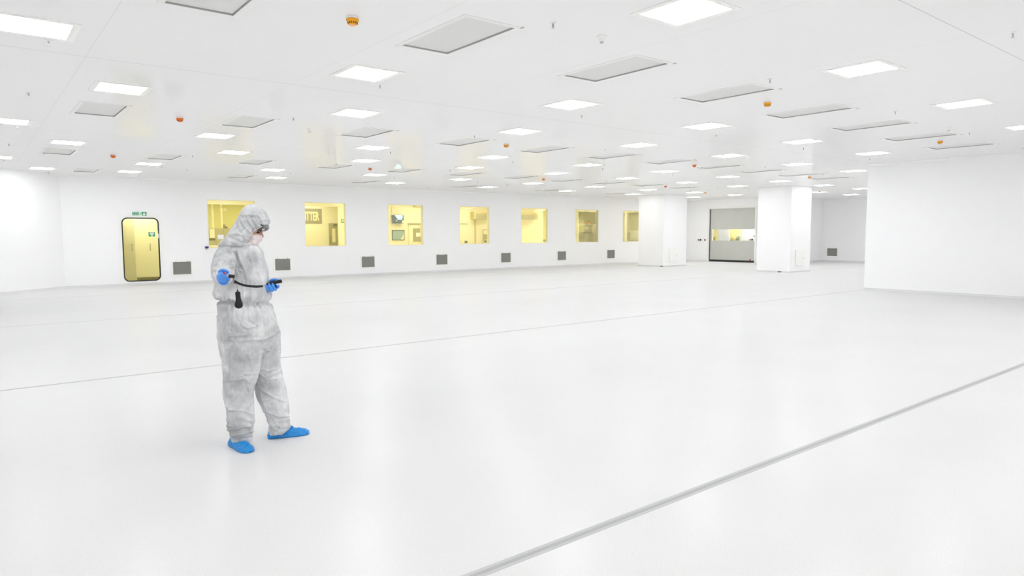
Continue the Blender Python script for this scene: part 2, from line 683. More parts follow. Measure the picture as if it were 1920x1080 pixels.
# roller door opening in the right wall
ry0, ry1 = on_x(1414.5, 490, XR).y, on_x(1329.2, 490, XR).y
RZ1 = on_x(1372, 390.6, XR).z
wall_grid('wall_right', 'x', XR, XR + .12, YC + .02, YB, 0, CEIL, [(ry0, ry1, 0, RZ1)], m_wall)


def column(name, x0, x1, y0, y1, label):
    return struct(MB().box((x0, y0, 0), (x1, y1, CEIL)).build(name, m_wall, bevel=.01), label)


column('column_1', 26.3, 28.1, 21.33, 22.9, 'white boxed column standing in front of the roller door, left one')
column('column_2', 25.98, 27.55, 14.6, 16.1, 'white boxed column nearer the projecting wall block')

# coved skirtings
def skirting(name, p, q, inn):
    p, q = Vector((*p, 0)), Vector((*q, 0))
    n = Vector((*inn, 0)).normalized()
    prof = [(0, 0.001), (.05, 0.001), (.03, .006), (.015, .016), (.006, .032), (0.004, .05), (0, .05)]
    mb = MB()
    mb.loft([[a + n * d + Vector((0, 0, z)) for d, z in prof] for a in (p, q)])
    return struct(mb.build(name, m_cove))


skirting('baseboard_back', (CX, YB), (XR, YB), (0, -1))
skirting('baseboard_splayed', (CX, CY), (XL, CY - (CX - XL)), (1, -1))
skirting('baseboard_block', (XBK, YBK), (XBK, YN), (-1, 0))
skirting('baseboard_far', (XF, YBK), (XF, YC), (-1, 0))
skirting('baseboard_recess', (XR, YC), (XF, YC), (0, -1))
skirting('baseboard_right', (XR, ry1 + .18), (XR, YB), (-1, 0))
for k, (x0, x1, y0, y1) in enumerate(((26.3, 28.1, 21.33, 22.9), (25.98, 27.55, 14.6, 16.1))):
    mb = MB()
    e, hgt = .012, .05
    mb.box((x0 - e, y0 - e, .001), (x1 + e, y1 + e, hgt))
    struct(mb.build('trim_%d' % (20 + k), m_cove))
# cornice lines where walls meet the ceiling
for nm, p, q, inn in (('trim_1', (CX, YB), (XR, YB), (0, -1)), ('trim_2', (XBK, YBK), (XBK, YN), (-1, 0)), ('trim_3', (CX, CY), (XL, CY - (CX - XL)), (1, -1))):
    p, q = Vector((*p, CEIL - .05)), Vector((*q, CEIL - .05))
    n = Vector((*inn, 0)).normalized()
    prof = [(0, 0), (.012, .004), (.035, .03), (.048, .05), (0, .05)]
    mb = MB()
    mb.loft([[a + n * d + Vector((0, 0, z - .001)) for d, z in prof] for a in (p, q)])
    struct(mb.build(nm, m_wall))

# vertical joints between wall panels: thin flush cover strips
for k, u in enumerate((380, 649, 976, 520, 820, 1060)):
    x = on_y(u, 470, YB).x
    struct(MB().box((x - .012, YB - .003, .07), (x + .012, YB + .01, CEIL - .05)).build('trim_%d' % (30 + k), m_wall))

# floor joints: grey sealant strips, three bands each
def joint(n, y, x0, x1, w, contrast=True):
    struct(MB().box((x0, y - w / 2, -.01), (x1, y + w / 2, .0012)).build('trim_%d' % n, m_strip_d if contrast == 'thin' else m_strip_l), 'grey sealed joint strip running across the floor')
    if contrast is True:
        struct(MB().box((x0, y - w * .17, -.01), (x1, y + w * .17, .0018)).build('trim_%d' % (n + 1), m_strip_d))


joint(40, 2.535, XL, XBK, .072)
joint(42, 8.80, XL, XBK, .046)
joint(44, 15.02, XL, 25.98, .026, 'thin')
joint(46, 15.02, 27.55, XF, .026, 'thin')
joint(48, 21.35, XL + 3, 26.3, .02, 'thin')
joint(50, 21.35, 28.1, XR, .02, 'thin')
for (u, v, lab) in ((1223, 499.6, 'small dark end stop where the floor joint meets the column by the roller door'), (1450.5, 509.8, 'small dark end stop where the floor joint meets the nearer column')):
    p = on_z(u, v, 0)
    y0 = 21.31 if u < 1300 else 14.588
    xx = p.x
    if u < 1300:
        o = MB().box((26.18, 21.30, 0), (26.285, 21.40, .045)).build('joint_end_stop', m_dkgrey, bevel=.006)
    else:
        o = MB().box((25.87, 14.97, 0), (25.965, 15.07, .045)).build('joint_end_stop', m_dkgrey, bevel=.006)
    tag(o, lab, 'end stop', 'floor joint end stops')

# ------------------------------------------------------------------ ceiling lamps
ORD = ['first', 'second', 'third', 'fourth', 'fifth', 'sixth', 'seventh', 'eighth', 'ninth', 'tenth', 'eleventh', 'twelfth']


def frame_mb(hx, hy, ox, oy, z0, z1):
    mb = MB()
    for lo, hi in (((-ox, -oy), (ox, -hy)), ((-ox, hy), (ox, oy)), ((-ox, -hy), (-hx, hy)), ((hx, -hy), (ox, hy))):
        mb.box((*lo, z0), (*hi, z1))
    return mb


def make_light():
    t = thing('ceiling_light', 'x', 'ceiling light', (0, 0, 0))
    frame_mb(.262, .285, .325, .345, -.006, -.0005).build('frame', m_cream, t)
    MB().box((-.262, -.285, -.0045), (.262, .285, -.0008)).build('diffuser', m_lamp, t)
    return t


near = {0: 'nearest row', 1: 'second nearest row', 2: 'third nearest row', 3: 'fourth nearest row', 4: 'fifth nearest row', 5: 'sixth nearest row', 6: 'farthest row'}
proto = make_light()
first = True
for r, row in enumerate(light_rows):
    for k, (x, y) in enumerate(row):
        o = proto if first else copy_tree(proto)
        first = False
        # copies are made at the ceiling origin, children ride on the empty
        o.location = (x, y, CEIL)
        o['label'] = 'square lit ceiling panel, %s from left in the %s of lamps' % (ORD[k], near[r])
        o['group'] = 'square lamps in the ceiling'

# the same lamps go on over and behind the camera, outside the photograph: plain area lamps
def area(name, x, y, z, sx, sy, power, col=(1, 1, 1)):
    ld = bpy.data.lights.new(name, 'AREA')
    ld.shape = 'RECTANGLE'
    ld.size, ld.size_y = sx, sy
    ld.energy = power
    ld.color = col
    o = bpy.data.objects.new(name, ld)
    C.objects.link(o)
    o.location = (x, y, z)
    return o


PW = LAMP * PI * .524 * .57      # same flux as one panel
placed = [p for r in light_rows for p in r]
for i in range(-3, 7):
    k = math.floor(i / 2)
    s2 = (R0 if i % 2 == 0 else R1) + PER * k
    for c in range(-3, 12):
        s1 = (C0 if i % 2 == 0 else C1) + SP * c
        x, y = s1 * UC, s2 * UC
        if x < XL + .5 or y < YN + .5 or y - x > 17.0 or x > XF - .6:
            continue
        if y < YBK + .5 and x > XBK - .5 or y > YC - .4 and x > XR - .4:
            continue
        if any(abs(px - x) < .9 and abs(py - y) < .9 for px, py in placed):
            continue
        if i < 0 or (i < 2 and x < 5) or x < 0 or x > 21:
            area('ceiling_lamp', x, y, CEIL - .01, .524, .57, PW)

# ------------------------------------------------------------------ ceiling filters
def make_ffu():
    t = thing('ceiling_vent', 'x', 'ceiling vent', (0, 0, 0))
    frame_mb(FW, FL, FW + .055, FL + .055, -.004, -.0005).build('frame', m_white, t)
    mb = MB()
    for lo, hi in (((-FW - .01, -FL), (-FW, FL)), ((FW, -FL), (FW + .01, FL)), ((-FW, -FL - .01), (FW, -FL)), ((-FW, FL), (FW, FL + .01))):
        mb.box((*lo, -.0005), (*hi, .06))
    mb.build('gasket', m_gap, t)
    MB().box((-FW + .006, -FL + .006, .012), (FW - .006, FL - .006, .02)).build('screen', m_grille, t)
    MB().box((FW + .03, -FL - .075, -.007), (FW + .05, -FL - .035, -.0005)).build('latch', m_steel, t)
    return t


nearv = {0: 'nearest row', 1: 'second nearest row', 2: 'third nearest row', 3: 'farthest row'}
proto = make_ffu()
first = True
for r, row in enumerate(ffu_rows):
    for k, (x, y) in enumerate(row):
        o = proto if first else copy_tree(proto)
        first = False
        o.location = (x, y, CEIL)
        o['label'] = 'grey perforated ceiling filter, %s from left in the %s of filters' % (ORD[k], nearv[r])
        o['group'] = 'air filter panels in the ceiling'

# ------------------------------------------------------------------ detectors, sensors, sprinklers
def make_detector(m, lens):
    t = thing('smoke_detector', 'x', 'smoke detector', (0, 0, 0))
    MB().lathe([(.052, -.0005), (.056, -.004), (.056, -.018), (.050, -.022)], 28).build('base', m_white, t, True)
    MB().lathe([(.050, -.020), (.057, -.026), (.055, -.036), (.043, -.052), (.038, -.066), (.030, -.070)], 28).build('cover', m, t, True)
    mb = MB()
    for k in range(14):
        a = 2 * PI * k / 14
        R = Matrix.Rotation(a, 4, 'Z')
        mb.box((.038, -.004, -.062), (.0445, .004, -.050), R)
    mb.build('slot_ring', m_black, t)
    MB().lathe([(.028, -.069), (.026, -.077), (.016, -.080)], 20).build('cap', lens, t, True)
    return t


D = [(661, 34, 'nearest amber one, left of the large filter panel'), (337, 221, ''), (212, 291, ''), (1439, 192, ''), (949, 271, ''), (694, 315, ''), (1019, 335, ''), (1302, 309, ''), (1248, 348.5, ''), (1763, 264, ''), (1518, 331, ''), (1322, 360.5, ''), (1537, 358, '')]
dlab = ['largest amber smoke detector on the ceiling, left of the big grey filter panel',
        'red orange smoke detector above and right of the amber door, nearer one',
        'small red orange smoke detector above and left of the amber door',
        'amber smoke detector on the ceiling to the left of the long filter row at right',
        'amber smoke detector hanging under the ceiling above the fifth window',
        'small red orange smoke detector on the ceiling above the third window',
        'small red orange smoke detector on the ceiling above the fifth window, low near the wall',
        'small red orange smoke detector on the ceiling just above the roller door column',
        'tiny red orange smoke detector on the ceiling directly over the left column',
        'amber smoke detector on the ceiling above the projecting white wall block',
        'small amber smoke detector on the ceiling over the right edge of the nearer column',
        'tiny amber smoke detector on the ceiling in front of the roller door',
        'tiny pink orange smoke detector on the ceiling in the far recess']
dpro = {0: make_detector(m_orange, m_peach), 1: make_detector(m_redorange, m_redorange)}
used = set()
for (u, v, _), lab in zip(D, dlab):
    kind = 0 if 'amber' in lab.split(' smoke')[0] else 1
    o = copy_tree(dpro[kind]) if kind in used else dpro[kind]
    used.add(kind)
    p = on_z(u, v, CEIL - .012)
    o.location = (p.x, p.y, CEIL)
    o['label'] = lab
    o['group'] = 'smoke detectors on the ceiling'


def make_sensor():
    t = thing('ceiling_sensor', 'x', 'motion sensor', (0, 0, 0))
    MB().lathe([(.050, -.0005), (.052, -.006), (.046, -.014), (.028, -.020)], 26).build('base', m_cream, t, True)
    MB().lathe([(.027, -.018), (.026, -.048), (.022, -.052)], 22).build('stem', m_cream, t, True)
    MB().lathe([(.0215, -.050), (.020, -.058), (.013, -.068), (.004, -.071)], 20).build('lens', m_steel, t, True)
    return t


Q = [(1128.4, 69), (1779, 239), (580, 242), (351, 315.5), (951, 346.4), (1312, 313.6), (1306, 364), (1344, 350)]
qlab = ['largest white motion sensor on the ceiling above the two nearest filter panels',
        'white motion sensor on the ceiling beside the filters above the projecting wall block',
        'white motion sensor on the ceiling above the window with the grey lettered sign',
        'small white motion sensor on the ceiling above the first window from the left',
        'tiny white motion sensor on the ceiling above the fifth window from the left',
        'tiny white motion sensor on the ceiling beside a red orange detector over the columns',
        'tiny white motion sensor on the ceiling right beside the left column top',
        'tiny white motion sensor on the ceiling in front of the roller door head']
proto = make_sensor()
for i, ((u, v), lab) in enumerate(zip(Q, qlab)):
    o = proto if i == 0 else copy_tree(proto)
    p = on_z(u, v, CEIL - .006)
    o.location = (p.x, p.y, CEIL)
    o['label'] = lab
    o['group'] = 'white motion sensors on the ceiling'


def make_sprinkler():
    t = thing('ceiling_sprinkler', 'x', 'sprinkler', (0, 0, 0))
    MB().lathe([(.030, -.0005), (.031, -.004), (.014, -.010)], 22).build('escutcheon', m_cream, t, True)
    mb = MB()
    mb.lathe([(.010, -.008), (.010, -.018), (.006, -.020), (.006, -.024)], 12)
    for s in (-1, 1):
        mb.tube([(s * .008, 0, -.016), (s * .011, 0, -.028), (s * .003, 0, -.046)], .0028, 6)
    mb.build('body', m_steel, t, True)
    MB().lathe([(.003, -.018), (.003, -.036)], 8).build('bulb', m_bulb, t, True)
    MB().lathe([(.004, -.045), (.016, -.047), (.016, -.049), (.004, -.050)], 16).build('deflector', m_steel, t)
    return t


srows = [[(1899, 63)],
         [(1037, 45), (1443.8, 150), (1679, 210), (1817.7, 249.4), (1917.8, 276.2)],
         [(91.3, 78), (712.3, 160), (1090.6, 216.7), (1343, 252.6), (1506.7, 277.8), (1631, 297.3)],
         [(53.5, 174.5), (550, 222.2), (889.8, 254.8), (1134.7, 280), (1302.8, 298.8), (1435, 313), (1543.8, 326)],
         [(32.4, 235.8), (432.8, 264.2), (732, 285.6), (961.6, 302.8), (1130, 316), (1262, 327), (1375, 337), (1467, 344.6)],
         [(16.4, 270.6), (361, 292), (630.5, 307), (844, 319), (1007, 329.5), (1136.7, 338)],
         [(6.3, 300), (303, 312.5), (544.5, 323.6), (740, 332.7), (895.4, 341), (1020, 347.7), (1132.5, 353)],
         [(91.3, 323), (259.7, 329), (803.8, 350.4), (924.6, 355.6), (1034, 361)]]
nears = ['nearest row', 'second nearest row', 'third nearest row', 'fourth nearest row', 'fifth nearest row', 'sixth nearest row', 'seventh nearest row', 'farthest row']
proto = make_sprinkler()
first = True
for r, row in enumerate(srows):
    for k, (u, v) in enumerate(row):
        o = proto if first else copy_tree(proto)
        first = False
        p = on_z(u, v, CEIL - .012)
        o.location = (p.x, p.y, CEIL)
        o['label'] = 'small ceiling sprinkler head, %s from left in the %s of sprinklers' % (ORD[k], nears[r])
        o['group'] = 'sprinkler heads under the ceiling'

# ------------------------------------------------------------------ back wall fittings
def make_grille(axis='y'):
    """return air grille seen from -Y, at its own centre"""
    hw, hh = .285, .215
    t = thing('return_air_vent', 'x', 'wall vent', (0, 0, 0))
    mb = MB()
    ow, oh = hw + .065, hh + .065
    for lo, hi in (((-ow, -oh), (ow, -hh)), ((-ow, hh), (ow, oh)), ((-ow, -hh), (-hw, hh)), ((hw, -hh), (ow, hh))):
        mb.box((lo[0], -.018, lo[1]), (hi[0], 0, hi[1]))
    mb.build('frame', m_cream, t, bevel=.004)
    MB().box((-hw, -.010, -hh), (hw, -.001, hh)).build('mesh_screen', m_mesh, t)
    for s in (-1, 1):
        MB().box((s * .19 - .016, -.028, hh - .004), (s * .19 + .016, -.008, hh + .036)).build('clip', m_steel, t)
    return t


vents = [(325, 491, 357.5, 514), (514.5, 485.5, 545, 506.5), (678, 482, 702, 500), (817.7, 478.3, 839, 495), (939.5, 475, 957, 491), (1045, 472, 1061, 487), (1138, 469.5, 1152.5, 483.5)]
vlab = ['grey mesh air grille low on the back wall, right of the amber door',
        'grey mesh air grille low on the back wall, right of the person',
        'grey mesh air grille low on the wall right of the lettered sign window',
        'grey mesh air grille low on the wall right of the blue lamp window',
        'grey mesh air grille low on the back wall, between the fourth and fifth windows',
        'grey mesh air grille low on the back wall, between the fifth and sixth windows',
        'grey mesh air grille low on the back wall, nearest to the left column']
proto = make_grille()
for i, (q, lab) in enumerate(zip(vents, vlab)):
    o = proto if i == 0 else copy_tree(proto)
    x0, x1, z0, z1 = rect_y(*q, YB)
    o.location = ((x0 + x1) / 2, YB - .001, (z0 + z1) / 2)
    o['label'] = lab
    o['group'] = 'air grilles low on the back wall'
o = copy_tree(proto)
p, q = on_x(1551.6, 466.8, XF), on_x(1569.4, 478.8, XF)
o.location = (XF - .001, (p.y + q.y) / 2, (p.z + q.z) / 2)
o.rotation_euler = (0, 0, -PI / 2)
o['label'] = 'dark mesh air grille low on the far recess wall right of the columns'
o['group'] = 'air grilles low on the back wall'

# windows
for i, (x0, x1, z0, z1) in enumerate(wins):
    t = bpy.data.objects.new('window_%d' % (i + 1), None)
    C.objects.link(t)
    t.location = ((x0 + x1) / 2, YB, z0)
    struct(t)
    f = MB()
    e = .022
    for lo, hi in (((x0, z0), (x1, z0 + e)), ((x0, z1 - e), (x1, z1)), ((x0, z0 + e), (x0 + e, z1 - e)), ((x1 - e, z0 + e), (x1, z1 - e))):
        f.box((lo[0], YB - .004, lo[1]), (hi[0], YB + .125, hi[1]))
    f.build('window_frame', m_yw4, t)
    MB().box((x0 + e, YB + .004, z0 + e), (x1 - e, YB + .012, z1 - e)).build('pane', m_glass, t)

# small blue box beside the first window
p = on_y(387.5, 463.8, YB)
t = thing('wall_button_box', 'small navy blue button box with a cable loop left of the first window', 'switch', (p.x, YB, p.z))
MB().box((-.055, -.05, -.035), (.055, -.001, .035)).build('housing', m_bluebox, t, bevel=.008)
MB().tube([(-.035, -.02, -.036), (-.034, -.02, -.075), (-.015, -.02, -.10), (.006, -.02, -.08), (.008, -.02, -.036)], .006, 8).build('cable', m_steel, t, True)
for ob in t.children:
    ob.matrix_parent_inverse = Matrix.Identity(4)


# ---- text helper
def text_mesh(name, s, size, m, loc, sx=1, bold=.0, parent=None, align='LEFT', rot=(PI / 2, 0, 0), ext=.002):
    cu = bpy.data.curves.new(name, 'FONT')
    cu.body = s
    cu.size = size
    cu.offset = bold
    cu.extrude = ext
    cu.align_x = align
    cu.align_y = 'BOTTOM_BASELINE'
    tmp = bpy.data.objects.new(name, cu)
    C.objects.link(tmp)
    dg = bpy.context.evaluated_depsgraph_get()
    me = bpy.data.meshes.new_from_object(tmp.evaluated_get(dg))
    bpy.data.objects.remove(tmp)
    mt = Matrix.Translation(loc) @ Matrix.Rotation(rot[2], 4, 'Z') @ Matrix.Rotation(rot[0], 4, 'X') @ Matrix.Diagonal((sx, 1, 1, 1))
    me.transform(mt)
    return link(name, me, m, parent)


def poly_plate(name, pts, y0, y1, m, parent=None):
    """polygon in x,z extruded from y0 to y1"""
    mb = MB()
    mb.loft([[(a, y0, b) for a, b in pts], [(a, y1, b) for a, b in pts]])
    return mb.build(name, m, parent)


# amber door
def rrect(x0, x1, z0, z1, r, n=8):
    out = []
    for cx, cz, a0 in ((x1 - r, z1 - r, 0), (x0 + r, z1 - r, 90), (x0 + r, z0 + r, 180), (x1 - r, z0 + r, 270)):
        for k in range(n + 1):
            a = math.radians(a0 + 90 * k / n)
            out.append((cx + r * math.cos(a), cz + r * math.sin(a)))
    return out


t = bpy.data.objects.new('door_1', None)
C.objects.link(t)
t.location = ((DX0 + DX1) / 2, YB, 0)
struct(t, 'amber glazed door with rounded corners and a black gasket')
ox0, ox1, oz0, oz1 = DX0 - .09, DX1 + .09, .055, 2.30
gx0, gx1, gz0, gz1 = DX0 + .005, DX1 - .005, DZ0 + .005, DZ1 - .005
N = 9 * 4


def ring_plate(outer, inner, y0, y1):
    mb = MB()
    n = len(outer)
    vs = [(a, y0, b) for a, b in outer] + [(a, y0, b) for a, b in inner] + [(a, y1, b) for a, b in outer] + [(a, y1, b) for a, b in inner]
    fs = []
    for j in range(n):
        k = (j + 1) % n
        fs += [(j, k, n + k, n + j), (2 * n + j, 3 * n + j, 3 * n + k, 2 * n + k), (j, 2 * n + j, 2 * n + k, k), (n + j, n + k, 3 * n + k, 3 * n + j)]
    return mb.add(vs, fs)


outer = rrect(ox0, ox1, oz0, oz1, .01)
inn = rrect(gx0, gx1, gz0, gz1, .17)
inn2 = rrect(gx0 + .035, gx1 - .035, gz0 + .035, gz1 - .035, .145)
ring_plate(outer, inn, YB - .02, YB - .001).build('door_frame', m_cream, t)
ring_plate(inn, inn2, YB - .024, YB + .02).build('gasket', m_black, t)
poly_plate('leaf', inn2, YB - .008, YB + .004, m_amber, t)
# sign on the leaf
a, b, c, d = rect_y(278.2, 435.2, 290.6, 443.4, YB)
s = thing('door_sign', 'small green instruction sign with white lines stuck on the amber door', 'sign', ((a + b) / 2, YB - .01, (c + d) / 2))
hw, hh = (b - a) / 2, (d - c) / 2
mb = MB().box((-hw, -.006, -hh), (hw, -.0005, hh))
mb.build('plate', m_green, s)
mb = MB()
for z, w in ((.68, .8), (.42, .6), (.14, .78), (-.1, .7)):
    mb.box((-hw * w, -.0075, hh * z - .007), (hw * w, -.006, hh * z + .007))
mb.box((-hw * .2, -.0075, -hh * .85), (hw * .25, -.006, -hh * .35))
mb.build('lettering', m_signwhite, s)
for ob in s.children:
    ob.matrix_parent_inverse = Matrix.Identity(4)
# exit sign over the door
a, b, c, d = rect_y(248, 397.2, 274.7, 404.6, YB)
s = thing('exit_sign', 'green and white fire exit sign with running man and down arrow above the amber door', 'sign', ((a + b) / 2, YB, (c + d) / 2))
hw, hh = (b - a) / 2, (d - c) / 2
MB().box((-hw, -.02, -hh), (hw, -.001, hh)).build('plate', m_green, s)
MB().box((-hw * .12, -.023, -hh), (hw * .29, -.02, hh)).build('pictogram_panel', m_signwhite, s)
text_mesh('lettering', 'Fire', .078, m_signwhite, (-hw * .90, -.0215, .010), 1.15, 0, s)
text_mesh('lettering', 'exit', .078, m_signwhite, (-hw * .90, -.0215, -.054), 1.2, 0, s)
x = hw * .65
k = hh / .1
poly_plate('arrow', [(x - .022 * k, .088 * k), (x + .022 * k, .088 * k), (x + .022 * k, .0), (x + .085 * k, .02 * k), (x + .085 * k, -.01 * k), (x, -.088 * k), (x - .085 * k, -.01 * k), (x - .085 * k, .02 * k), (x - .022 * k, 0)], -.023, -.02, m_signwhite, s)
x = hw * .09
mb = MB()
mb.ball((x + .015 * k, -.024, .062 * k), (.015 * k, .002, .015 * k))
man = [(-.018, .04), (.026, .042), (.012, -.008), (.036, -.034), (.024, -.046), (-.004, -.022), (-.036, -.068), (-.048, -.06), (-.016, 0)]
mb.add([(x + a * k, -.025, b * k) for a, b in man], [(0, 1, 2, 8), (2, 3, 4, 5, 8), (5, 6, 7, 8)])
mb.build('running_man', m_green, s)
for ob in s.children:
    ob.matrix_parent_inverse = Matrix.Identity(4)
# contact box right of the door
p = on_y(295.6, 439, YB)
t = thing('door_contact', 'small white contact box with a looped lead right of the amber door', 'door contact', (p.x, YB - .02, p.z))
MB().box((-.02, -.035, -.14), (.02, -.0005, .02)).build('housing', m_cream, t, bevel=.005)
MB().tube([(.0, -.02, .02), (.005, -.025, .10), (-.04, -.02, .14), (-.11, -.015, .12)], .006, 8).build('lead', m_steel, t, True)
for ob in t.children:
    ob.matrix_parent_inverse = Matrix.Identity(4)

# lobby behind the amber door
LX0, LX1, LY = DX0 - .25, DX1 + 1.0, YB + 1.15
lobby = m_white
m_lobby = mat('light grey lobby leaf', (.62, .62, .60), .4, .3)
cornerx = on_y(254, 480, LY).x
MB().box((cornerx, LY, 0), (LX1, LY + .05, 2.7)).build('wall_lobby', lobby)['kind'] = 'structure'
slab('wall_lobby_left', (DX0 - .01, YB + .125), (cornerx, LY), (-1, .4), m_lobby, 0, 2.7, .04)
slab('wall_lobby_right', (LX1, YB + .12), (LX1, LY), (1, 0), lobby, 0, 2.7, .05)
MB().box((LX0, YB + .12, 2.7), (LX1 + .05, LY + .05, 2.75)).build('ceiling_lobby', lobby)['kind'] = 'structure'
MB().box((LX0, YB + .02, -.1), (LX1 + .05, LY + .05, 0)).build('floor_lobby', m_cove)['kind'] = 'structure'
MB().box((cornerx + .02, LY - .03, 0), (LX1, LY - .001, .17)).build('shade_band_lobby', m_ydark)['kind'] = 'structure'  # dark band painted in for the floor shade under the back wall
area('lobby_lamp', (DX0 + DX1) / 2 + .15, YB + .55, 2.66, 1.0, .9, 19)
for (u, v0, v1, yy, lab) in ((281, 456.3, 470, LY, 'steel bar handle seen through the right part of the amber door'), (246.4, 457, 470.5, None, 'steel bar handle seen through the left part of the amber door')):
    if yy is None:
        # on the angled left panel
        k = .70
        A, B = Vector((DX0 - .01, YB + .125, 0)), Vector((cornerx, LY, 0))
        P0 = A + (B - A) * k
        n = Vector((1, -.4, 0)).normalized()
        z0, z1 = on_y(u, v1, P0.y).z, on_y(u, v0, P0.y).z
        base = P0 + n * .002
    else:
        z0, z1 = on_y(u, v1, LY).z, on_y(u, v0, LY).z
        base = Vector((on_y(u, v0, LY).x, LY - .002, 0))
        n = Vector((0, -1, 0))
    t = thing('pull_bar', lab, 'pull bar', (base.x, base.y, z0))
    h = z1 - z0
    MB().tube([n * .04, n * .04 + Vector((0, 0, h))], .014, 10).build('bar', m_steel, t, True)
    MB().tube([n * .001 + Vector((0, 0, .03)), n * .04 + Vector((0, 0, .03))], .01, 8).build('post', m_steel, t, True)
    MB().tube([n * .001 + Vector((0, 0, h - .03)), n * .04 + Vector((0, 0, h - .03))], .01, 8).build('post', m_steel, t, True)
    for ob in t.children:
        ob.matrix_parent_inverse = Matrix.Identity(4)

# ------------------------------------------------------------------ the yellow corridor behind the windows
KX0, KX1 = wins[0][0] - .7, wins[6][1] + 2.0
KY = YB + 2.0          # face of the corridor's far wall
KH = 3.1
KB = KY + 3.2          # back of the bays behind it


def ky(u, v, y=None):
    p = on_y(u, v, KY if y is None else y)
    return p.x, p.z


def khole(u0, v0, u1, v1):
    a = ky(u0, v0)
    b = ky(u1, v1)
    return (a[0], b[0], b[1], a[1])


def koff(h, **k):
    return h


openings = [khole(384, 382.4, 463.5, 475), khole(566, 386, 637, 470), khole(1018.3, 394.8, 1025, 454), khole(1085.2, 396.6, 1120.2, 453.2), khole(1166, 398.6, 1171.4, 460), khole(1175.8, 398.6, 1216, 460)]
openings = [(a, b, max(.02, c), d) for a, b, c, d in openings]
openings[0] = (openings[0][0] - .25, openings[0][1], .6, openings[0][3])
wall_grid('wall_corridor', 'y', KY, KY + .1, KX0, KX1, 0, KH, openings, m_yw)
for nm, x in (('wall_corridor_left', KX0), ('wall_corridor_right', KX1)):
    MB().box((x - .05, YB + .121, 0), (x, KB, KH)).build(nm, m_yw)['kind'] = 'structure'
MB().box((KX0 - .05, YB + .121, KH), (KX1, KB + .05, KH + .05)).build('ceiling_corridor', m_yw)['kind'] = 'structure'
MB().box((KX0 - .05, YB + .021, -.1), (KX1, KB + .05, 0)).build('floor_corridor', m_yw)['kind'] = 'structure'
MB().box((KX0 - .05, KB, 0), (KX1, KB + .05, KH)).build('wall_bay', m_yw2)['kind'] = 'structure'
YEL = (1, .985, .82)
nl = 9
for k in range(nl):
    x = KX0 + (KX1 - KX0) * (k + .5) / nl
    area('corridor_lamp', x, YB + 1.05, KH - .02, 2.0, .5, 20 if k < 5 else (13, 21, 72, 72)[k - 5], YEL)
    area('bay_lamp', x, KY + 1.6, KH - .02, 2.0, .6, 35, YEL)


def kbox(u0, v0, u1, v1, y, th):
    """box standing proud of the plane y by th, covering the given outline"""
    a = on_y(u0, v0, y - th)
    b = on_y(u1, v1, y - th)
    return (a.x, y - th, b.z), (b.x, y - .001, a.z)


def kthing(name, label, cat, lo, hi, group=None):
    return thing(name, label, cat, ((lo[0] + hi[0]) / 2, hi[1], lo[2]), group)


def kpart(t, nm, lo, hi, m, bevel=0):
    o = MB().box(lo, hi).build(nm, m, t, bevel=bevel)
    o.matrix_parent_inverse = Matrix.Translation(t.location).inverted()
    return o


def fixp(t):
    for ob in t.children:
        ob.matrix_parent_inverse = Matrix.Translation(t.location).inverted()


# --- first window: bay with glass screen posts, counter and cabinet
lo, hi = kbox(384, 428.2, 463, 478, KY + .9, .5)
t = kthing('equipment_cabinet', 'pale yellow equipment cabinet with panels behind the first window', 'cabinet', lo, hi)
kpart(t, 'carcass', (lo[0], lo[1], .002), hi, m_yw3)
for (u0, v0, u1, v1) in ((393, 429.5, 403, 446), (404.5, 429.5, 418, 470), (419.5, 429.5, 440, 444)):
    l2, h2 = kbox(u0, v0, u1, v1, lo[1], .015)
    kpart(t, 'panel', l2, h2, m_yw4 if u0 < 400 else m_yw3)
l2, h2 = kbox(392.4, 447, 403.4, 450.8, lo[1], .012)
kpart(t, 'slot', l2, h2, m_ydark)
for u, w in ((399.2, 1.0), (416, .9)):
    a = on_y(u, 428, KY + .55)
    o = MB().box((a.x - .03, KY + .5, a.z), (a.x + .03, KY + .56, KH - .01)).build('partition_post', m_yw4)
    tag(o, 'pale post of the glass screen behind the first window, %s' % ('left one' if u < 410 else 'right one'), 'post', 'screen posts behind the first window')
for (u0, v0, u1, v1, lab) in ((419, 420.6, 423, 428.2, 'small upright grey instrument on the cabinet behind the first window'), (423.2, 424.4, 427.2, 428.2, 'low squat grey instrument on the cabinet behind the first window')):
    l2, h2 = kbox(u0, v0, u1, v1, KY + .75, .15)
    o = MB().box(l2, h2).build('instrument_box', m_taupe, bevel=.01)
    tag(o, lab, 'instrument', 'instruments on the cabinet')
a, b, c, d = rect_y(408, 440.4, 419.6, 448.2, YB)
o = MB().box((a, YB - .001, c), (b, YB + .0035, d)).build('notice_paper', m_paper)
tag(o, 'white sheet of paper stuck on the first window', 'paper')
# chair-like stool by the cabinet
p = on_y(397, 455, KY - .5)
t = thing('lab_stool', 'pale cream stool low in the corner of the first window', 'stool', (p.x, KY - .6, 0))
MB().lathe([(.10, 1.16), (.19, 1.17), (.20, 1.21), (.18, 1.24)], 20).build('seat', m_yw4, t, True)
MB().tube([(0, 0, .05), (0, 0, 1.165)], .025, 10).build('post', m_steel, t, True)
mb = MB()
for k in range(5):
    aa = 2 * PI * k / 5
    mb.tube([(0, 0, .07), (.26 * math.cos(aa), .26 * math.sin(aa), .03)], .02, 8)
mb.build('base', m_steel, t, True)
for ob in t.children:
    ob.matrix_parent_inverse = Matrix.Identity(4)

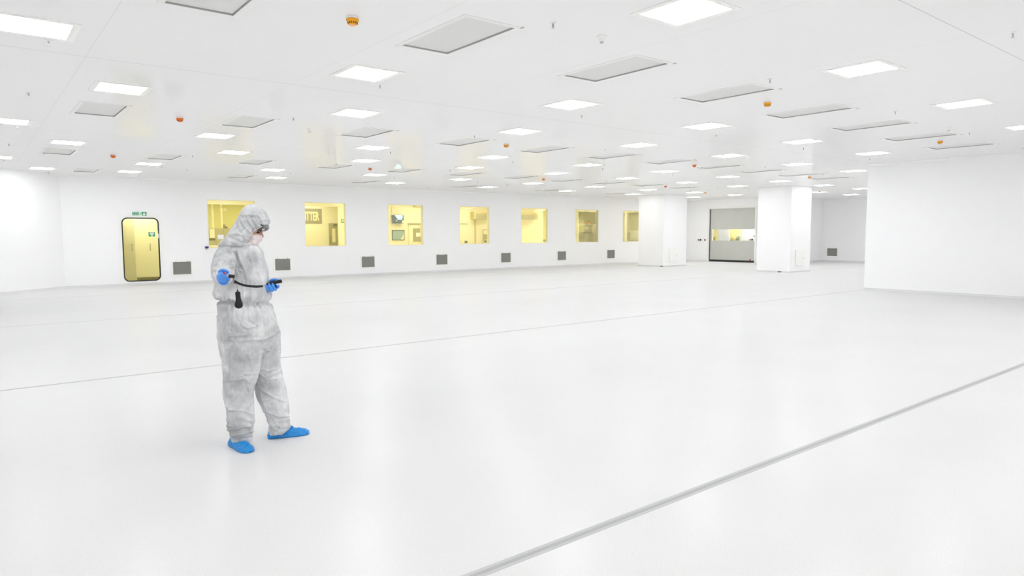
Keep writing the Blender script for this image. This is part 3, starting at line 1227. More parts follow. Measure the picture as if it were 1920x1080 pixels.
# --- second window: recess with lettered sign and a door
RY = KY + 1.3
a = ky(560, 386)[0]
b2 = openings[1][1]
MB().box((a, RY, 0), (b2 + .80, RY + .05, KH)).build('wall_alcove', m_yw)['kind'] = 'structure'
MB().box((b2 + .75, KY + .101, 0), (b2 + .80, RY, KH)).build('wall_alcove_side', m_yw)['kind'] = 'structure'
area('alcove_lamp', (a + b2) / 2, KY + .6, KH - .03, 1.0, .5, 15, YEL)
l2, h2 = kbox(560, 390.8, 603.8, 418.8, RY, .03)
t = kthing('lettered_sign', 'large grey sign with cream capital letters seen through the second window', 'sign', l2, h2)
kpart(t, 'board', l2, h2, m_taupe)
pa, pb = on_y(572.2, 413.4, RY - .034), on_y(598.2, 397.2, RY - .034)
tx = text_mesh('lettering', 'ITTER', 1.0, m_text, (0, 0, 0), 1, .03, None)
xs = [v.co.x for v in tx.data.vertices]
zs = [v.co.z for v in tx.data.vertices]
for v in tx.data.vertices:
    v.co.x = pa.x + (v.co.x - min(xs)) / (max(xs) - min(xs)) * (pb.x - pa.x)
    v.co.z = pa.z + (v.co.z - min(zs)) / (max(zs) - min(zs)) * (pb.z - pa.z)
    v.co.y = RY - .034 + (.003 if v.co.y > 0 else -.001)
tx.parent = t
fixp(t)
# door in the alcove
lo, hi = kbox(617, 418.6, 633.6, 470, RY, .05)
lo = (lo[0], lo[1], .01)
t = kthing('corridor_door', 'olive door with narrow glazed slot under the lettered sign, second window', 'door', lo, hi)
kpart(t, 'leaf', lo, hi, m_boxg)
l2, h2 = kbox(622.8, 428.8, 629.2, 454, lo[1], .008)
kpart(t, 'vision_panel', l2, h2, m_yw4)
l2, h2 = kbox(626, 420.6, 632, 423.6, lo[1], .06)
kpart(t, 'closer', l2, h2, m_ydark)
pz0, pz1 = on_y(619, 457, lo[1]).z, on_y(619, 444, lo[1]).z
px = on_y(618.8, 450, lo[1]).x
MB().tube([(px + .04, lo[1] - .002, pz0), (px, lo[1] - .05, pz0 + .03), (px, lo[1] - .05, pz1 - .03), (px + .04, lo[1] - .002, pz1)], .014, 8).build('handle', m_ydark, t, True)
fixp(t)
l2, h2 = kbox(639.6, 411.2, 646.4, 417.4, KY, .015)
t = kthing('arrow_sign', 'small green sign with a white arrow beside the alcove in the second window', 'sign', l2, h2)
kpart(t, 'plate', l2, h2, m_green)
cx, cz, w = (l2[0] + h2[0]) / 2 - .005, (l2[2] + h2[2]) / 2, (h2[0] - l2[0]) / 2
poly_plate('arrow', [(cx - w * .8, cz), (cx, cz + w * .65), (cx, cz + w * .28), (cx + w * .6, cz + w * .28), (cx + w * .6, cz - w * .28), (cx, cz - w * .28), (cx, cz - w * .65)], l2[1] - .003, l2[1], m_signwhite, t)
fixp(t)

# --- third window: ultraviolet lamp, board, door, alarm box
lo, hi = kbox(737.6, 402.8, 757.6, 418.8, KY, .16)
t = kthing('insect_lamp', 'slate blue insect killer with three glowing blue tubes in the third window', 'insect lamp', lo, hi)
kpart(t, 'housing', lo, hi, m_flybox, bevel=.02)
for (u0, u1, v) in ((741, 754.6, 404.6), (743, 754.4, 407.6), (745, 753.4, 410.7)):
    pa, pb = on_y(u0, v, lo[1]), on_y(u1, v, lo[1])
    MB().tube([(pa.x, lo[1] - .005, pa.z), (pb.x, lo[1] - .005, pa.z)], .024, 10).build('tube', m_uv, t, True)
pa = on_y(743.3, 414, lo[1])
MB().ball((pa.x, lo[1], pa.z), (.05, .01, .03)).build('badge', m_steel, t, True)
l2, h2 = kbox(754, 413.4, 757.4, 418, lo[1], .006)
kpart(t, 'label_plate', l2, h2, m_yw4)
pa, pb, pc = on_y(737.6, 410.5, KY - .02), on_y(733.5, 406, KY - .02), on_y(735.2, 387, KY - .02)
MB().tube([pa, pa.lerp(pb, .6) + Vector((0, 0, -.03)), pb, pb.lerp(pc, .5) + Vector((-.02, 0, 0)), pc], .006, 6).build('cable', m_boxg, t, True)
fixp(t)
lo, hi = kbox(735.4, 431.2, 758.6, 450, KY, .03)
t = kthing('notice_board', 'dark framed pale green notice board below the blue lamp, third window', 'notice board', lo, hi)
e = .022
mb = MB()
for a0, b0 in (((lo[0], lo[2]), (hi[0], lo[2] + e)), ((lo[0], hi[2] - e), (hi[0], hi[2])), ((lo[0], lo[2] + e), (lo[0] + e, hi[2] - e)), ((hi[0] - e, lo[2] + e), (hi[0], hi[2] - e))):
    mb.box((a0[0], lo[1], a0[1]), (b0[0], hi[1], b0[1]))
mb.build('frame', m_dkgrey, t)
kpart(t, 'print', (lo[0] + e, lo[1] + .012, lo[2] + e), (hi[0] - e, hi[1], hi[2] - e), m_pict)
x1, z0 = hi[0] - e, lo[2] + e
wv, hv = (hi[0] - lo[0]) * .30, (hi[2] - lo[2]) * .8
poly_plate('corner_print', [(x1 - wv, z0), (x1 - wv * .45, z0 + hv * .35), (x1 - wv * .15, z0 + hv * .68), (x1, z0 + hv), (x1, z0)], lo[1] + .010, lo[1] + .0125, m_yw, t)
fixp(t)
lo, hi = kbox(766.8, 421.6, 790.8, 470, KY, .05)
lo = (lo[0], lo[1], .01)
t = kthing('corridor_door', 'cream door with an olive panel and a white notice, third window', 'door', lo, hi)
kpart(t, 'leaf', lo, hi, m_yw4)
l2, h2 = kbox(766, 418.4, 791.4, 421.4, KY, .07)
kpart(t, 'header', l2, h2, m_boxg)
l2, h2 = kbox(774.4, 428, 788.4, 453, lo[1], .01)
kpart(t, 'vision_panel', l2, h2, m_boxg)
l2, h2 = kbox(780, 436.5, 787.8, 443.6, lo[1] - .011, .004)
kpart(t, 'notice', l2, h2, m_paper)
l2, h2 = kbox(785, 421.8, 791, 424.6, lo[1], .06)
kpart(t, 'closer', l2, h2, m_yw4)
l2, h2 = kbox(789.8, 443, 791, 455, lo[1], .05)
kpart(t, 'handle', l2, h2, m_boxo)
fixp(t)
lo, hi = kbox(777.6, 381.4, 788.2, 388, KY, .12)
t = kthing('alarm_box', 'small ochre alarm box with an orange light at the top of the third window', 'alarm', lo, hi)
kpart(t, 'housing', lo, hi, m_boxo)
l2, h2 = kbox(783.6, 382.4, 787, 385.2, lo[1], .03)
kpart(t, 'lamp', l2, h2, m_redorange, .008)
l2, h2 = kbox(782, 385.6, 787.8, 386.8, lo[1], .006)
kpart(t, 'plate', l2, h2, m_paper)
fixp(t)

# --- fourth window: shutter housing, doorway, lettering, cabinet
lo, hi = kbox(888.8, 397, 920, 411.2, KY, .30)
t = kthing('shutter_housing', 'ochre boxed shutter housing over a doorway in the fourth window', 'shutter housing', lo, hi)
kpart(t, 'casing', lo, hi, m_boxo)
l2, h2 = kbox(892.6, 400.4, 920, 410.4, lo[1], .01)
kpart(t, 'face', l2, h2, m_boxg)
fixp(t)
lo, hi = kbox(891.4, 411.4, 893, 470, KY, .08)
o = MB().box((lo[0], lo[1], 0.001), hi).build('shutter_guide', m_boxo)
tag(o, 'vertical ochre guide rail under the shutter housing, fourth window', 'guide rail')
lo, hi = kbox(905.6, 430.4, 922, 460, KY, .05)
t = kthing('pass_hatch', 'pale hatch panel with a grey dispenser right in the fourth window', 'hatch', lo, hi)
kpart(t, 'panel', lo, hi, m_yw4)
l2, h2 = kbox(905.6, 430.4, 922, 431.4, lo[1], .02)
kpart(t, 'top_rail', l2, h2, m_boxg)
l2, h2 = kbox(905.6, 431.4, 906.4, 460, lo[1], .02)
kpart(t, 'side_rail', l2, h2, m_boxg)
l2, h2 = kbox(907.2, 439.2, 918, 448, lo[1], .10)
kpart(t, 'dispenser', l2, h2, m_boxg, .02)
l2, h2 = kbox(909.4, 451, 912.6, 454.6, lo[1], .06)
kpart(t, 'valve', l2, h2, m_ydark, .01)
fixp(t)
pa = on_y(876.6, 421.4, KY)
o = text_mesh('wall_lettering', 'excellence', .135, m_greytext, (pa.x, KY - .003, pa.z), 1.0, .001, None, 'RIGHT', ext=.0015)
tag(o, 'grey word lettered on the cream corridor wall in the fourth window', 'lettering')
pa = on_y(875, 453.6, KY - .06)
t = thing('wall_dial', 'round dark dial on a small plate low in the fourth window', 'dial', (pa.x, KY, pa.z))
MB().ball((0, -.06, 0), (.05, .045, .05)).build('dial_face', m_dkgrey, t, True)
MB().box((-.09, -.03, -.06), (.03, -.001, .06)).build('plate', m_boxg, t)
for ob in t.children:
    ob.matrix_parent_inverse = Matrix.Identity(4)

# --- fifth window: second shutter housing and a glazed slot
lo, hi = kbox(968, 399, 1008.8, 411.8, KY, .32)
t = kthing('shutter_housing', 'ochre boxed shutter housing with a chamfered end in the fifth window', 'shutter housing', lo, hi)
x0, x1 = lo[0], hi[0]
ch = .12
poly_plate('casing', [(x0, lo[2]), (x1, lo[2]), (x1, hi[2] - ch), (x1 - ch, hi[2]), (x0, hi[2])], lo[1], hi[1], m_boxo, t)
l2, h2 = kbox(968, 402.4, 1003.4, 411, lo[1], .01)
kpart(t, 'face', l2, h2, m_boxg)
fixp(t)


def machine(u, v, wpx, y, seed, label):
    """a process tool: body, hopper drums, pipes and a bed, standing on the bay floor"""
    rnd = random.Random(seed)
    c = on_y(u, v, y)
    s = wpx * (y / FPX)
    t = thing('process_machine', label, 'machine', (c.x, y, 0))
    top = c.z
    MB().box((-s * .5, -.3, .0), (s * .5, .3, top - .42)).build('body', m_yw3, t, bevel=.03)
    MB().box((-s * .45, -.33, top - .42), (s * .35, .2, top - .36)).build('bed', m_ydark, t, bevel=.01)
    mb = MB()
    for k in range(5):
        x = -s * .4 + s * .2 * k + rnd.uniform(-.03, .03)
        mb.tube([(x, -.2, top - .37), (x + rnd.uniform(-.05, .05), -.2, top - .12), (x + rnd.uniform(.05, .15), -.15, top - .08)], .022, 8)
    mb.build('pipework', m_steel, t, True)
    MB().tube([(-s * .36, -.22, top - .14), (-s * .12, -.22, top - .14)], .085, 18).build('drum', m_yw4, t, True)
    mb = MB()
    for k in range(6):
        x = -s * .12 + s * .07 * k
        mb.ball((x, -.22, top - .02 + rnd.uniform(-.02, .02)), (.035, .03, .035), 10, 6)
    mb.build('manifold', m_lightblue, t, True)
    MB().tube([(s * .05, -.12, top - .36), (s * .07, -.12, top + .02)], .05, 12).build('column', m_yw4, t, True)
    for ob in t.children:
        ob.matrix_parent_inverse = Matrix.Identity(4)
    return t


machine(1098, 424, 29, KY + .9, 3, 'pale machine with drums and pipes behind the sixth window')
machine(1022, 437, 16, KY + .9, 5, 'narrow machine part seen through the slot in the fifth window')
machine(1198, 446, 26, KY + 1.0, 9, 'low machine with pipes behind the seventh window')
# beam and beacon behind the sixth window
l2, h2 = kbox(1084, 419.4, 1121, 423, KY + 1.3, .06)
o = MB().box(l2, h2).build('support_beam', m_yw4)
tag(o, 'pale horizontal beam above the machine in the sixth window', 'beam')
for x in (l2[0], h2[0] - .06):
    pass
pa = on_y(1106.6, 419.8, KY + 1.15)
t = thing('signal_beacon', 'slim signal beacon lit red and green above the machine, sixth window', 'beacon', (pa.x, KY + 1.26, pa.z - .08))
MB().lathe([(.03, 0), (.03, .05)], 14).build('foot', m_ydark, t, True)
MB().lathe([(.042, .05), (.042, .09)], 14).build('green_lens', m_greenlamp, t, True)
MB().lathe([(.042, .092), (.046, .15), (.042, .18)], 14).build('red_lens', m_redlamp, t, True)
MB().lathe([(.036, .182), (.036, .30)], 14).build('cap', m_ydark, t, True)
for ob in t.children:
    ob.matrix_parent_inverse = Matrix.Identity(4)
pa = on_y(1117.5, 430, KY + .4)
t = thing('white_drum', 'large pale round drum at the right edge of the sixth window', 'drum', (pa.x + .12, KY + .38, 0))
MB().tube([(0, -.12, pa.z), (0, .14, pa.z)], .30, 28).build('shell', m_yw4, t, True)
MB().tube([(0, -.125, pa.z), (0, -.118, pa.z)], .2, 28).build('face', m_boxg, t, True)
MB().box((-.06, 0, 0), (.06, .12, pa.z - .25)).build('stand', m_yw3, t)
for ob in t.children:
    ob.matrix_parent_inverse = Matrix.Identity(4)
# seventh window: cabinet and monitor
lo, hi = kbox(1176, 435.5, 1181, 470, KY + .6, .3)
t = kthing('equipment_cabinet', 'dark olive cabinet at the left of the seventh window bay', 'cabinet', lo, hi)
kpart(t, 'carcass', (lo[0], lo[1], 0.001), hi, m_boxg)
l2, h2 = kbox(1176.4, 446, 1180.4, 447.4, lo[1], .02)
kpart(t, 'slot', l2, h2, m_ydark)
fixp(t)
pa = on_y(1197.5, 435, KY + .5)
t = thing('monitor', 'small grey monitor on a post in the seventh window', 'monitor', (pa.x, KY + .5, 0))
MB().box((-.1, -.03, pa.z - .08), (.12, .03, pa.z + .08)).build('screen', m_flybox, t, bevel=.008)
MB().tube([(0, .02, 0), (0, .02, pa.z - .05)], .02, 8).build('post', m_steel, t, True)
for ob in t.children:
    ob.matrix_parent_inverse = Matrix.Identity(4)

# ------------------------------------------------------------------ roller door
t = bpy.data.objects.new('door_2', None)
C.objects.link(t)
t.location = (XR, (ry0 + ry1) / 2, 0)
struct(t, 'grey fabric roller door with a clear vision strip')


def xp(u, v, x):
    return on_x(u, v, x)


def dpart(nm, y0, y1, z0, z1, x0, x1, m, parent=None, bevel=0):
    return MB().box((x0, y0, z0), (x1, y1, z1)).build(nm, m, t if parent is None else parent, bevel=bevel)


CXX = XR + .03
vz0, vz1 = xp(1375, 451.3, CXX).z, xp(1375, 430, CXX).z
ins = .10
dpart('door_frame', ry0 - .10, ry0, 0, RZ1 + .10, XR - .05, XR - .001, m_white, bevel=.008)
dpart('door_frame', ry1, ry1 + .10, 0, RZ1 + .10, XR - .05, XR - .001, m_white, bevel=.008)
dpart('door_frame', ry0, ry1, RZ1, RZ1 + .10, XR - .05, XR - .001, m_white, bevel=.008)
dpart('curtain', ry0, ry1, vz1, RZ1, CXX, CXX + .012, m_curtain)
dpart('curtain', ry0, ry1, .20, vz0, CXX, CXX + .012, m_curtain)
dpart('curtain', ry1 - .13, ry1, vz0, vz1, CXX, CXX + .012, m_curtain)
dpart('vision_strip', ry0, ry1 - .13, vz0, vz1, CXX + .003, CXX + .009, m_clear)
bp = dpart('bottom_bar', ry0, ry1, .11, .20, CXX - .015, CXX + .03, m_curtain)
dpart('seal', ry0, ry1, .002, .11, CXX - .01, CXX + .03, m_black)
dpart('guide', ry1 - .045, ry1 - .001, .11, RZ1 - .001, CXX - .028, CXX - .002, m_dkgrey)
pa = xp(1406.5, 487.6, CXX - .02)
o = MB().box((CXX - .025, pa.y - .04, .125), (CXX - .016, pa.y + .04, .185)).build('red_tab', m_red, bp)
# push buttons beside the roller door
for (u, v, m, lab) in ((1310.2, 449.7, m_dkgrey, 'left black push button beside the roller door'), (1313.8, 449.7, m_black, 'middle black push button beside the roller door'), (1322, 449.9, m_red, 'red push button next to the roller door frame')):
    pa = xp(u, v, XR)
    s = thing('push_button', lab, 'push button', (XR, pa.y, pa.z), 'push buttons by the roller door')
    mb = MB().tube([(-.001, 0, 0), (-.02, 0, 0)], .056, 22)
    mb.build('ring', m_steel if u != 1313.8 else m_dkgrey, s, True)
    MB().tube([(-.019, 0, 0), (-.05, 0, 0)], [.042, .036], 18).build('button', m, s, True)
    for ob in s.children:
        ob.matrix_parent_inverse = Matrix.Identity(4)

# room behind the roller door
BX = XR + 3.2
by0, by1 = YC + .2, YB + 3.5
bh = []
for (u0, u1) in ((1335.5, 1346.8), (1366.5, 1391)):
    a, b = on_x(u1, 440, BX).y, on_x(u0, 440, BX).y
    bh.append((a, b, on_x(1375, 450.4, BX).z - .02, 2.9))
wall_grid('wall_store', 'x', BX, BX + .1, by0, by1, 0, CEIL, bh, m_white)
MB().box((BX + 2.0, by0, 0), (BX + 2.05, by1 + .3, CEIL)).build('wall_store_back', m_yw)['kind'] = 'structure'
MB().box((XR + .121, by0 - .05, 0), (BX + 2, by0, CEIL)).build('wall_store_side', m_white)['kind'] = 'structure'
MB().box((XR + .121, by1, 0), (BX + 2, by1 + .05, CEIL)).build('wall_store_end', m_white)['kind'] = 'structure'
MB().box((XR + .02, by0, -.1), (BX + 2.05, by1, 0.0)).build('floor_store', m_floor)['kind'] = 'structure'
MB().box((XR + .121, by0, CEIL), (BX + 2.05, by1, CEIL + .05)).build('ceiling_store', m_white)['kind'] = 'structure'
area('store_lamp', XR + 1.6, (ry0 + ry1) / 2, CEIL - .03, .8, 5.0, 190)
area('store_bay_lamp', BX + 1.0, (ry0 + ry1) / 2 + .5, CEIL - .03, .8, 4.0, 260, (1, .95, .7))
for i, (a, b, c, d) in enumerate(bh):
    w = bpy.data.objects.new('window_%d' % (8 + i), None)
    C.objects.link(w)
    w.location = (BX, (a + b) / 2, c)
    struct(w)
    o = MB().box((BX + .02, a, c), (BX + .03, b, d)).build('pane', m_glass, w)
for (u0, v0, u1, v1, m, lab) in ((1383, 440.5, 1390.5, 450.5, m_lightblue, 'blue grey machine seen through the roller door vision strip'), (1372, 442, 1378, 450.5, m_yw3, 'olive machine left of the blue grey one behind the roller door'), (1336, 444, 1345, 452, m_boxg, 'low olive bench behind the left part of the roller door strip')):
    pa, pb = on_x(u0, v0, BX + .8), on_x(u1, v1, BX + .8)
    s = thing('store_machine', lab, 'machine', (BX + .8, (pa.y + pb.y) / 2, 0), 'machines behind the roller door')
    w = abs(pa.y - pb.y) / 2
    MB().box((-.2, -w, 0), (.2, w, pa.z - .12)).build('body', m, s, bevel=.03)
    MB().tube([(0, -w * .6, pa.z - .12), (0, w * .6, pa.z - .10)], .1, 14).build('drum', m, s, True)
    MB().box((-.22, -w * .8, pa.z - .34), (-.2, w * .8, pa.z - .26)).build('slot', m_ydark, s)
    for ob in s.children:
        ob.matrix_parent_inverse = Matrix.Identity(4)
pa, pb = on_x(1366.8, 444.6, BX - .002), on_x(1369.6, 449.6, BX - .002)
tag(MB().box((BX - .006, min(pa.y, pb.y), pb.z), (BX - .001, max(pa.y, pb.y), pa.z)).build('notice_paper', m_paper), 'white sheet of paper on the wall behind the roller door strip', 'paper')
pa, pb = on_x(1412.4, 441.6, BX), on_x(1415.6, 443.6, BX)
tag(MB().box((BX - .012, min(pa.y, pb.y), pb.z), (BX - .001, max(pa.y, pb.y), pa.z)).build('wall_sign', m_green), 'tiny green sign seen at the right end of the roller door strip', 'sign')
for (u, m, lab) in ((1406.6, m_steel, 'pale push button seen through the roller door strip'), (1410.6, m_black, 'black push button seen through the roller door strip')):
    pa = on_x(u, 449.2, BX)
    tag(MB().tube([(BX - .001, pa.y, pa.z), (BX - .04, pa.y, pa.z)], .056, 18).build('push_button', m, None, True), lab, 'push button', 'push buttons behind the roller door')

# ------------------------------------------------------------------ access hatches on the columns
def hatch(u0, v0, u1, v1, x0y, lab, axis):
    if axis == 'y':
        a, b = on_y(u0, v0, x0y), on_y(u1, v1, x0y)
        lo, hi = (a.x, x0y - .02, b.z), (b.x, x0y - .001, a.z)
        kx, ky_ = hi[0] - .06, lo[1]
        t = thing('access_hatch', lab, 'access hatch', ((lo[0] + hi[0]) / 2, x0y, lo[2]), 'hatches on the columns')
        MB().box(lo, hi).build('door', m_cream, t, bevel=.005)
        mb = MB()
        e = .03
        for p, q in (((lo[0] - e, lo[2] - e), (hi[0] + e, lo[2])), ((lo[0] - e, hi[2]), (hi[0] + e, hi[2] + e)), ((lo[0] - e, lo[2]), (lo[0], hi[2])), ((hi[0], lo[2]), (hi[0] + e, hi[2]))):
            mb.box((p[0], x0y - .012, p[1]), (q[0], x0y - .001, q[1]))
        mb.build('frame', m_cream, t)
        zc = lo[2] + (hi[2] - lo[2]) * .45
        MB().tube([(kx, ky_, zc), (kx, ky_ - .012, zc)], .02, 12).build('lock', m_steel, t, True)
        fixp(t)


hatch(1255.5, 466.2, 1270, 489.4, 21.318, 'cream access hatch low on the column by the roller door', 'y')
hatch(1492.4, 470, 1506, 497, 14.588, 'cream access hatch low on the nearer column', 'y')

# ------------------------------------------------------------------ person
BASE = on_z(490, 836, 0)
TV = Vector((-BASE.x, -BASE.y, 0)).normalized()      # towards the camera
RV = Vector((-TV.y, TV.x, 0))                        # to the right in view
if RV.dot(RIGHT) < 0:
    RV = -RV


def P(u, v, t=0.0):
    r = ray(u, v)
    return EYE + r * (((BASE + TV * t) - EYE).dot(TV) / r.dot(TV))


def tof(p):
    return (p - BASE).dot(TV)


def hring(v, uL, uR, t, d, n=44, slope=0.0, ex=2.0, tw=0.0):
    a, b = P(uL, v, t), P(uR, v, t)
    c = (a + b) / 2
    hw = (b - a).dot(RV) / 2
    out = []
    for j in range(n):
        w = 2 * PI * j / n
        cw, sw = math.cos(w), math.sin(w)
        x = hw * math.copysign(abs(cw) ** (2 / ex), cw)
        y = d * math.copysign(abs(sw) ** (2 / ex), sw)
        out.append(c + RV * x + TV * (y + tw * x) + Vector((0, 0, slope * x)))
    return out


def interp(rings, k=4):
    """Catmull-Rom refinement of a list of number tuples"""
    out = []
    n = len(rings)
    for i in range(n - 1):
        p0, p1, p2, p3 = rings[max(i - 1, 0)], rings[i], rings[i + 1], rings[min(i + 2, n - 1)]
        for j in range(k):
            t = j / k
            out.append(tuple(.5 * (2 * b + (c - a) * t + (2 * a - 5 * b + 4 * c - d) * t * t + (3 * b - a - 3 * c + d) * t ** 3) for a, b, c, d in zip(p0, p1, p2, p3)))
    out.append(tuple(rings[-1]))
    return out


def hloft(rings, k=3, **kw):
    return MB().loft([hring(*r[:5], slope=r[5] if len(r) > 5 else 0, **kw) for r in interp(rings, k)])


def arm(pts, k=5, n=22):
    """pts: (u, v, t, radius)"""
    q = interp(pts, k)
    return MB().tube([P(a, b, c) for a, b, c, _ in q], [r for *_, r in q], n)


def fuse(name, parts, voxel, smooth=6, fac=.5):
    """one continuous skin over overlapping closed shapes"""
    mb = MB()
    for p in parts:
        mb.add(p.v, p.f)
    tmp = bpy.data.objects.new('tmp', mb.mesh('tmp'))
    C.objects.link(tmp)
    r = tmp.modifiers.new('r', 'REMESH')
    r.mode = 'VOXEL'
    r.voxel_size = voxel
    s = tmp.modifiers.new('s', 'SMOOTH')
    s.factor = fac
    s.iterations = smooth
    dg = bpy.context.evaluated_depsgraph_get()
    me = bpy.data.meshes.new_from_object(tmp.evaluated_get(dg))
    bpy.data.objects.remove(tmp)
    me.name = name
    return me


def displace(me, fn):
    me.update()
    nors = [v.normal.copy() for v in me.vertices]
    for v, n in zip(me.vertices, nors):
        v.co += n * fn(v.co, n)
    me.update()


# ---- feet positions on the floor
toeR = on_z(469, 849, 0)
dirR = (TV * .90 + RV * .42).normalized()
heelR = toeR - dirR * .30
heelL = on_z(505, 821.5, 0)
toeL = on_z(578.5, 813, 0)
dirL = (toeL - heelL).normalized()
tR, tL = tof(heelR + dirR * .08), tof(heelL + dirL * .08)

# ---- coverall
torso = [(446, 446, 466, .00, .06), (452, 434, 470, .00, .085), (457, 424, 478, .0, .10), (463, 412, 486, .01, .115), (470, 406, 490, .02, .13), (485, 404, 496, .02, .15), (505, 404, 502, .03, .165),
         (530, 403, 504.5, .03, .175, -.06), (548, 403, 505, .03, .175, -.08), (558, 404.5, 505, .03, .165, -.09), (564, 409.5, 504, .03, .145, -.10), (568, 410, 505, .03, .142, -.10), (573, 409, 508, .03, .155, -.08), (585, 407.5, 513, .03, .178, -.04),
         (600, 407, 518, .03, .19), (618, 407, 522, .02, .195), (636, 409, 524, .01, .18), (650, 418, 516, .01, .13)]
legR = [(612, 409, 486, .06, .13), (630, 408, 500, .07, .15), (648, 409.5, 497.5, .08, .148), (662, 412.5, 492.5, .085, .145), (678, 415.5, 489, .09, .138), (694, 417, 486.2, .10, .13), (712, 417.8, 481.8, .10, .122), (735, 417.8, 475, .09, .115),
        (752, 420.5, 475.2, .08, .112), (765, 424, 475.6, .07, .11), (785, 424.6, 476.2, .06, .105), (800, 428, 474.5, .06, .10), (812, 431, 473.6, .065, .098), (821, 433.8, 474, .07, .096, -.04), (827.5, 436.5, 473, .07, .09, -.10)]
legR = [(a, b, c, t + (tR - .07) * max(0, (a - 640) / 187), *e) for a, b, c, t, *e in legR]
legL = [(606, 462, 519, -.05, .12), (622, 468, 523.6, -.06, .14), (645, 472, 526.2, -.06, .14), (665, 473, 526.4, -.06, .135), (686, 474, 526.6, -.05, .13), (708, 474.5, 531, -.05, .125), (730, 477.5, 536.6, -.05, .12), (745, 483, 539, -.05, .117), (760, 490, 541, -.05, .115),
        (777, 498, 542.2, -.05, .11), (790, 501.5, 543.8, -.05, .105), (800, 502.3, 545, -.05, .10, .03), (807, 502.4, 541, -.05, .095, .12), (811.5, 503, 536, -.05, .09, .14)]
legL = [(a, b, c, t + (tL + .05) * max(0, (a - 640) / 170), *e) for a, b, c, t, *e in legL]
hood = [(383.4, 470, 479, .02, .03), (385.5, 464, 485.5, .02, .055), (390, 458.5, 491.5, .02, .078), (397, 453.2, 497.5, .02, .094), (405, 449, 502.4, .02, .103), (412, 445.2, 505, .02, .107), (418, 441.6, 505.4, .02, .108), (421.5, 439, 502, .02, .108),
        (425, 436.4, 491, .02, .108), (430, 432.5, 483, .02, .109), (436, 428.5, 475.5, .02, .110), (442, 425, 469.5, .02, .112), (448, 420.5, 466, .02, .115), (454, 414, 466, .02, .118), (460, 408, 472, .02, .11)]
armR = [(430, 474, .03, .080), (422, 484, .11, .079), (420, 496, .19, .073), (419.5, 507, .27, .071), (419.5, 515, .35, .063), (419.8, 518.5, .41, .054), (420, 520.5, .435, .044)]
sleeve_sag = [(421, 500, .2, .066), (419, 512, .28, .070), (418.5, 519, .33, .060)]
armL = [(470, 468, -.08, .05), (478, 480, -.12, .066), (480, 495, -.13, .069), (484, 512, -.13, .069), (486.5, 524, -.12, .066), (492, 530, -.03, .058), (498, 533, .03, .047), (501.5, 534.5, .055, .040)]
parts = [hloft(torso), hloft(legR), hloft(legL), hloft(hood, ex=3.0), arm(armR), arm(armL), arm(sleeve_sag)]
me = fuse('coverall', parts, .005, 6)

ZW = P(455, 567, .03).z          # waist height
ZK = P(450, 740, .1).z
HC = P(474, 416, .02)
RIM = [P(a, b, c) for a, b, c in ((487, 425, .10), (478, 432, .12), (470, 439, .125), (465, 446, .12), (461, 454, .11))]
SH = P(424, 474, .08)


def ridge(p, s, q=2.0):
    """sharp folds: bright crests where the noise crosses zero"""
    n = noise.noise(Vector((p.x * s[0], p.y * s[1], p.z * s[2])))
    return max(0.0, 1 - abs(n) * 3.2) ** q


def project(p):
    r = p - EYE
    f = r.dot(FORW)
    return 960 + FPX * r.dot(PXR) / f, 540 + FPX * r.dot(PXD) / f


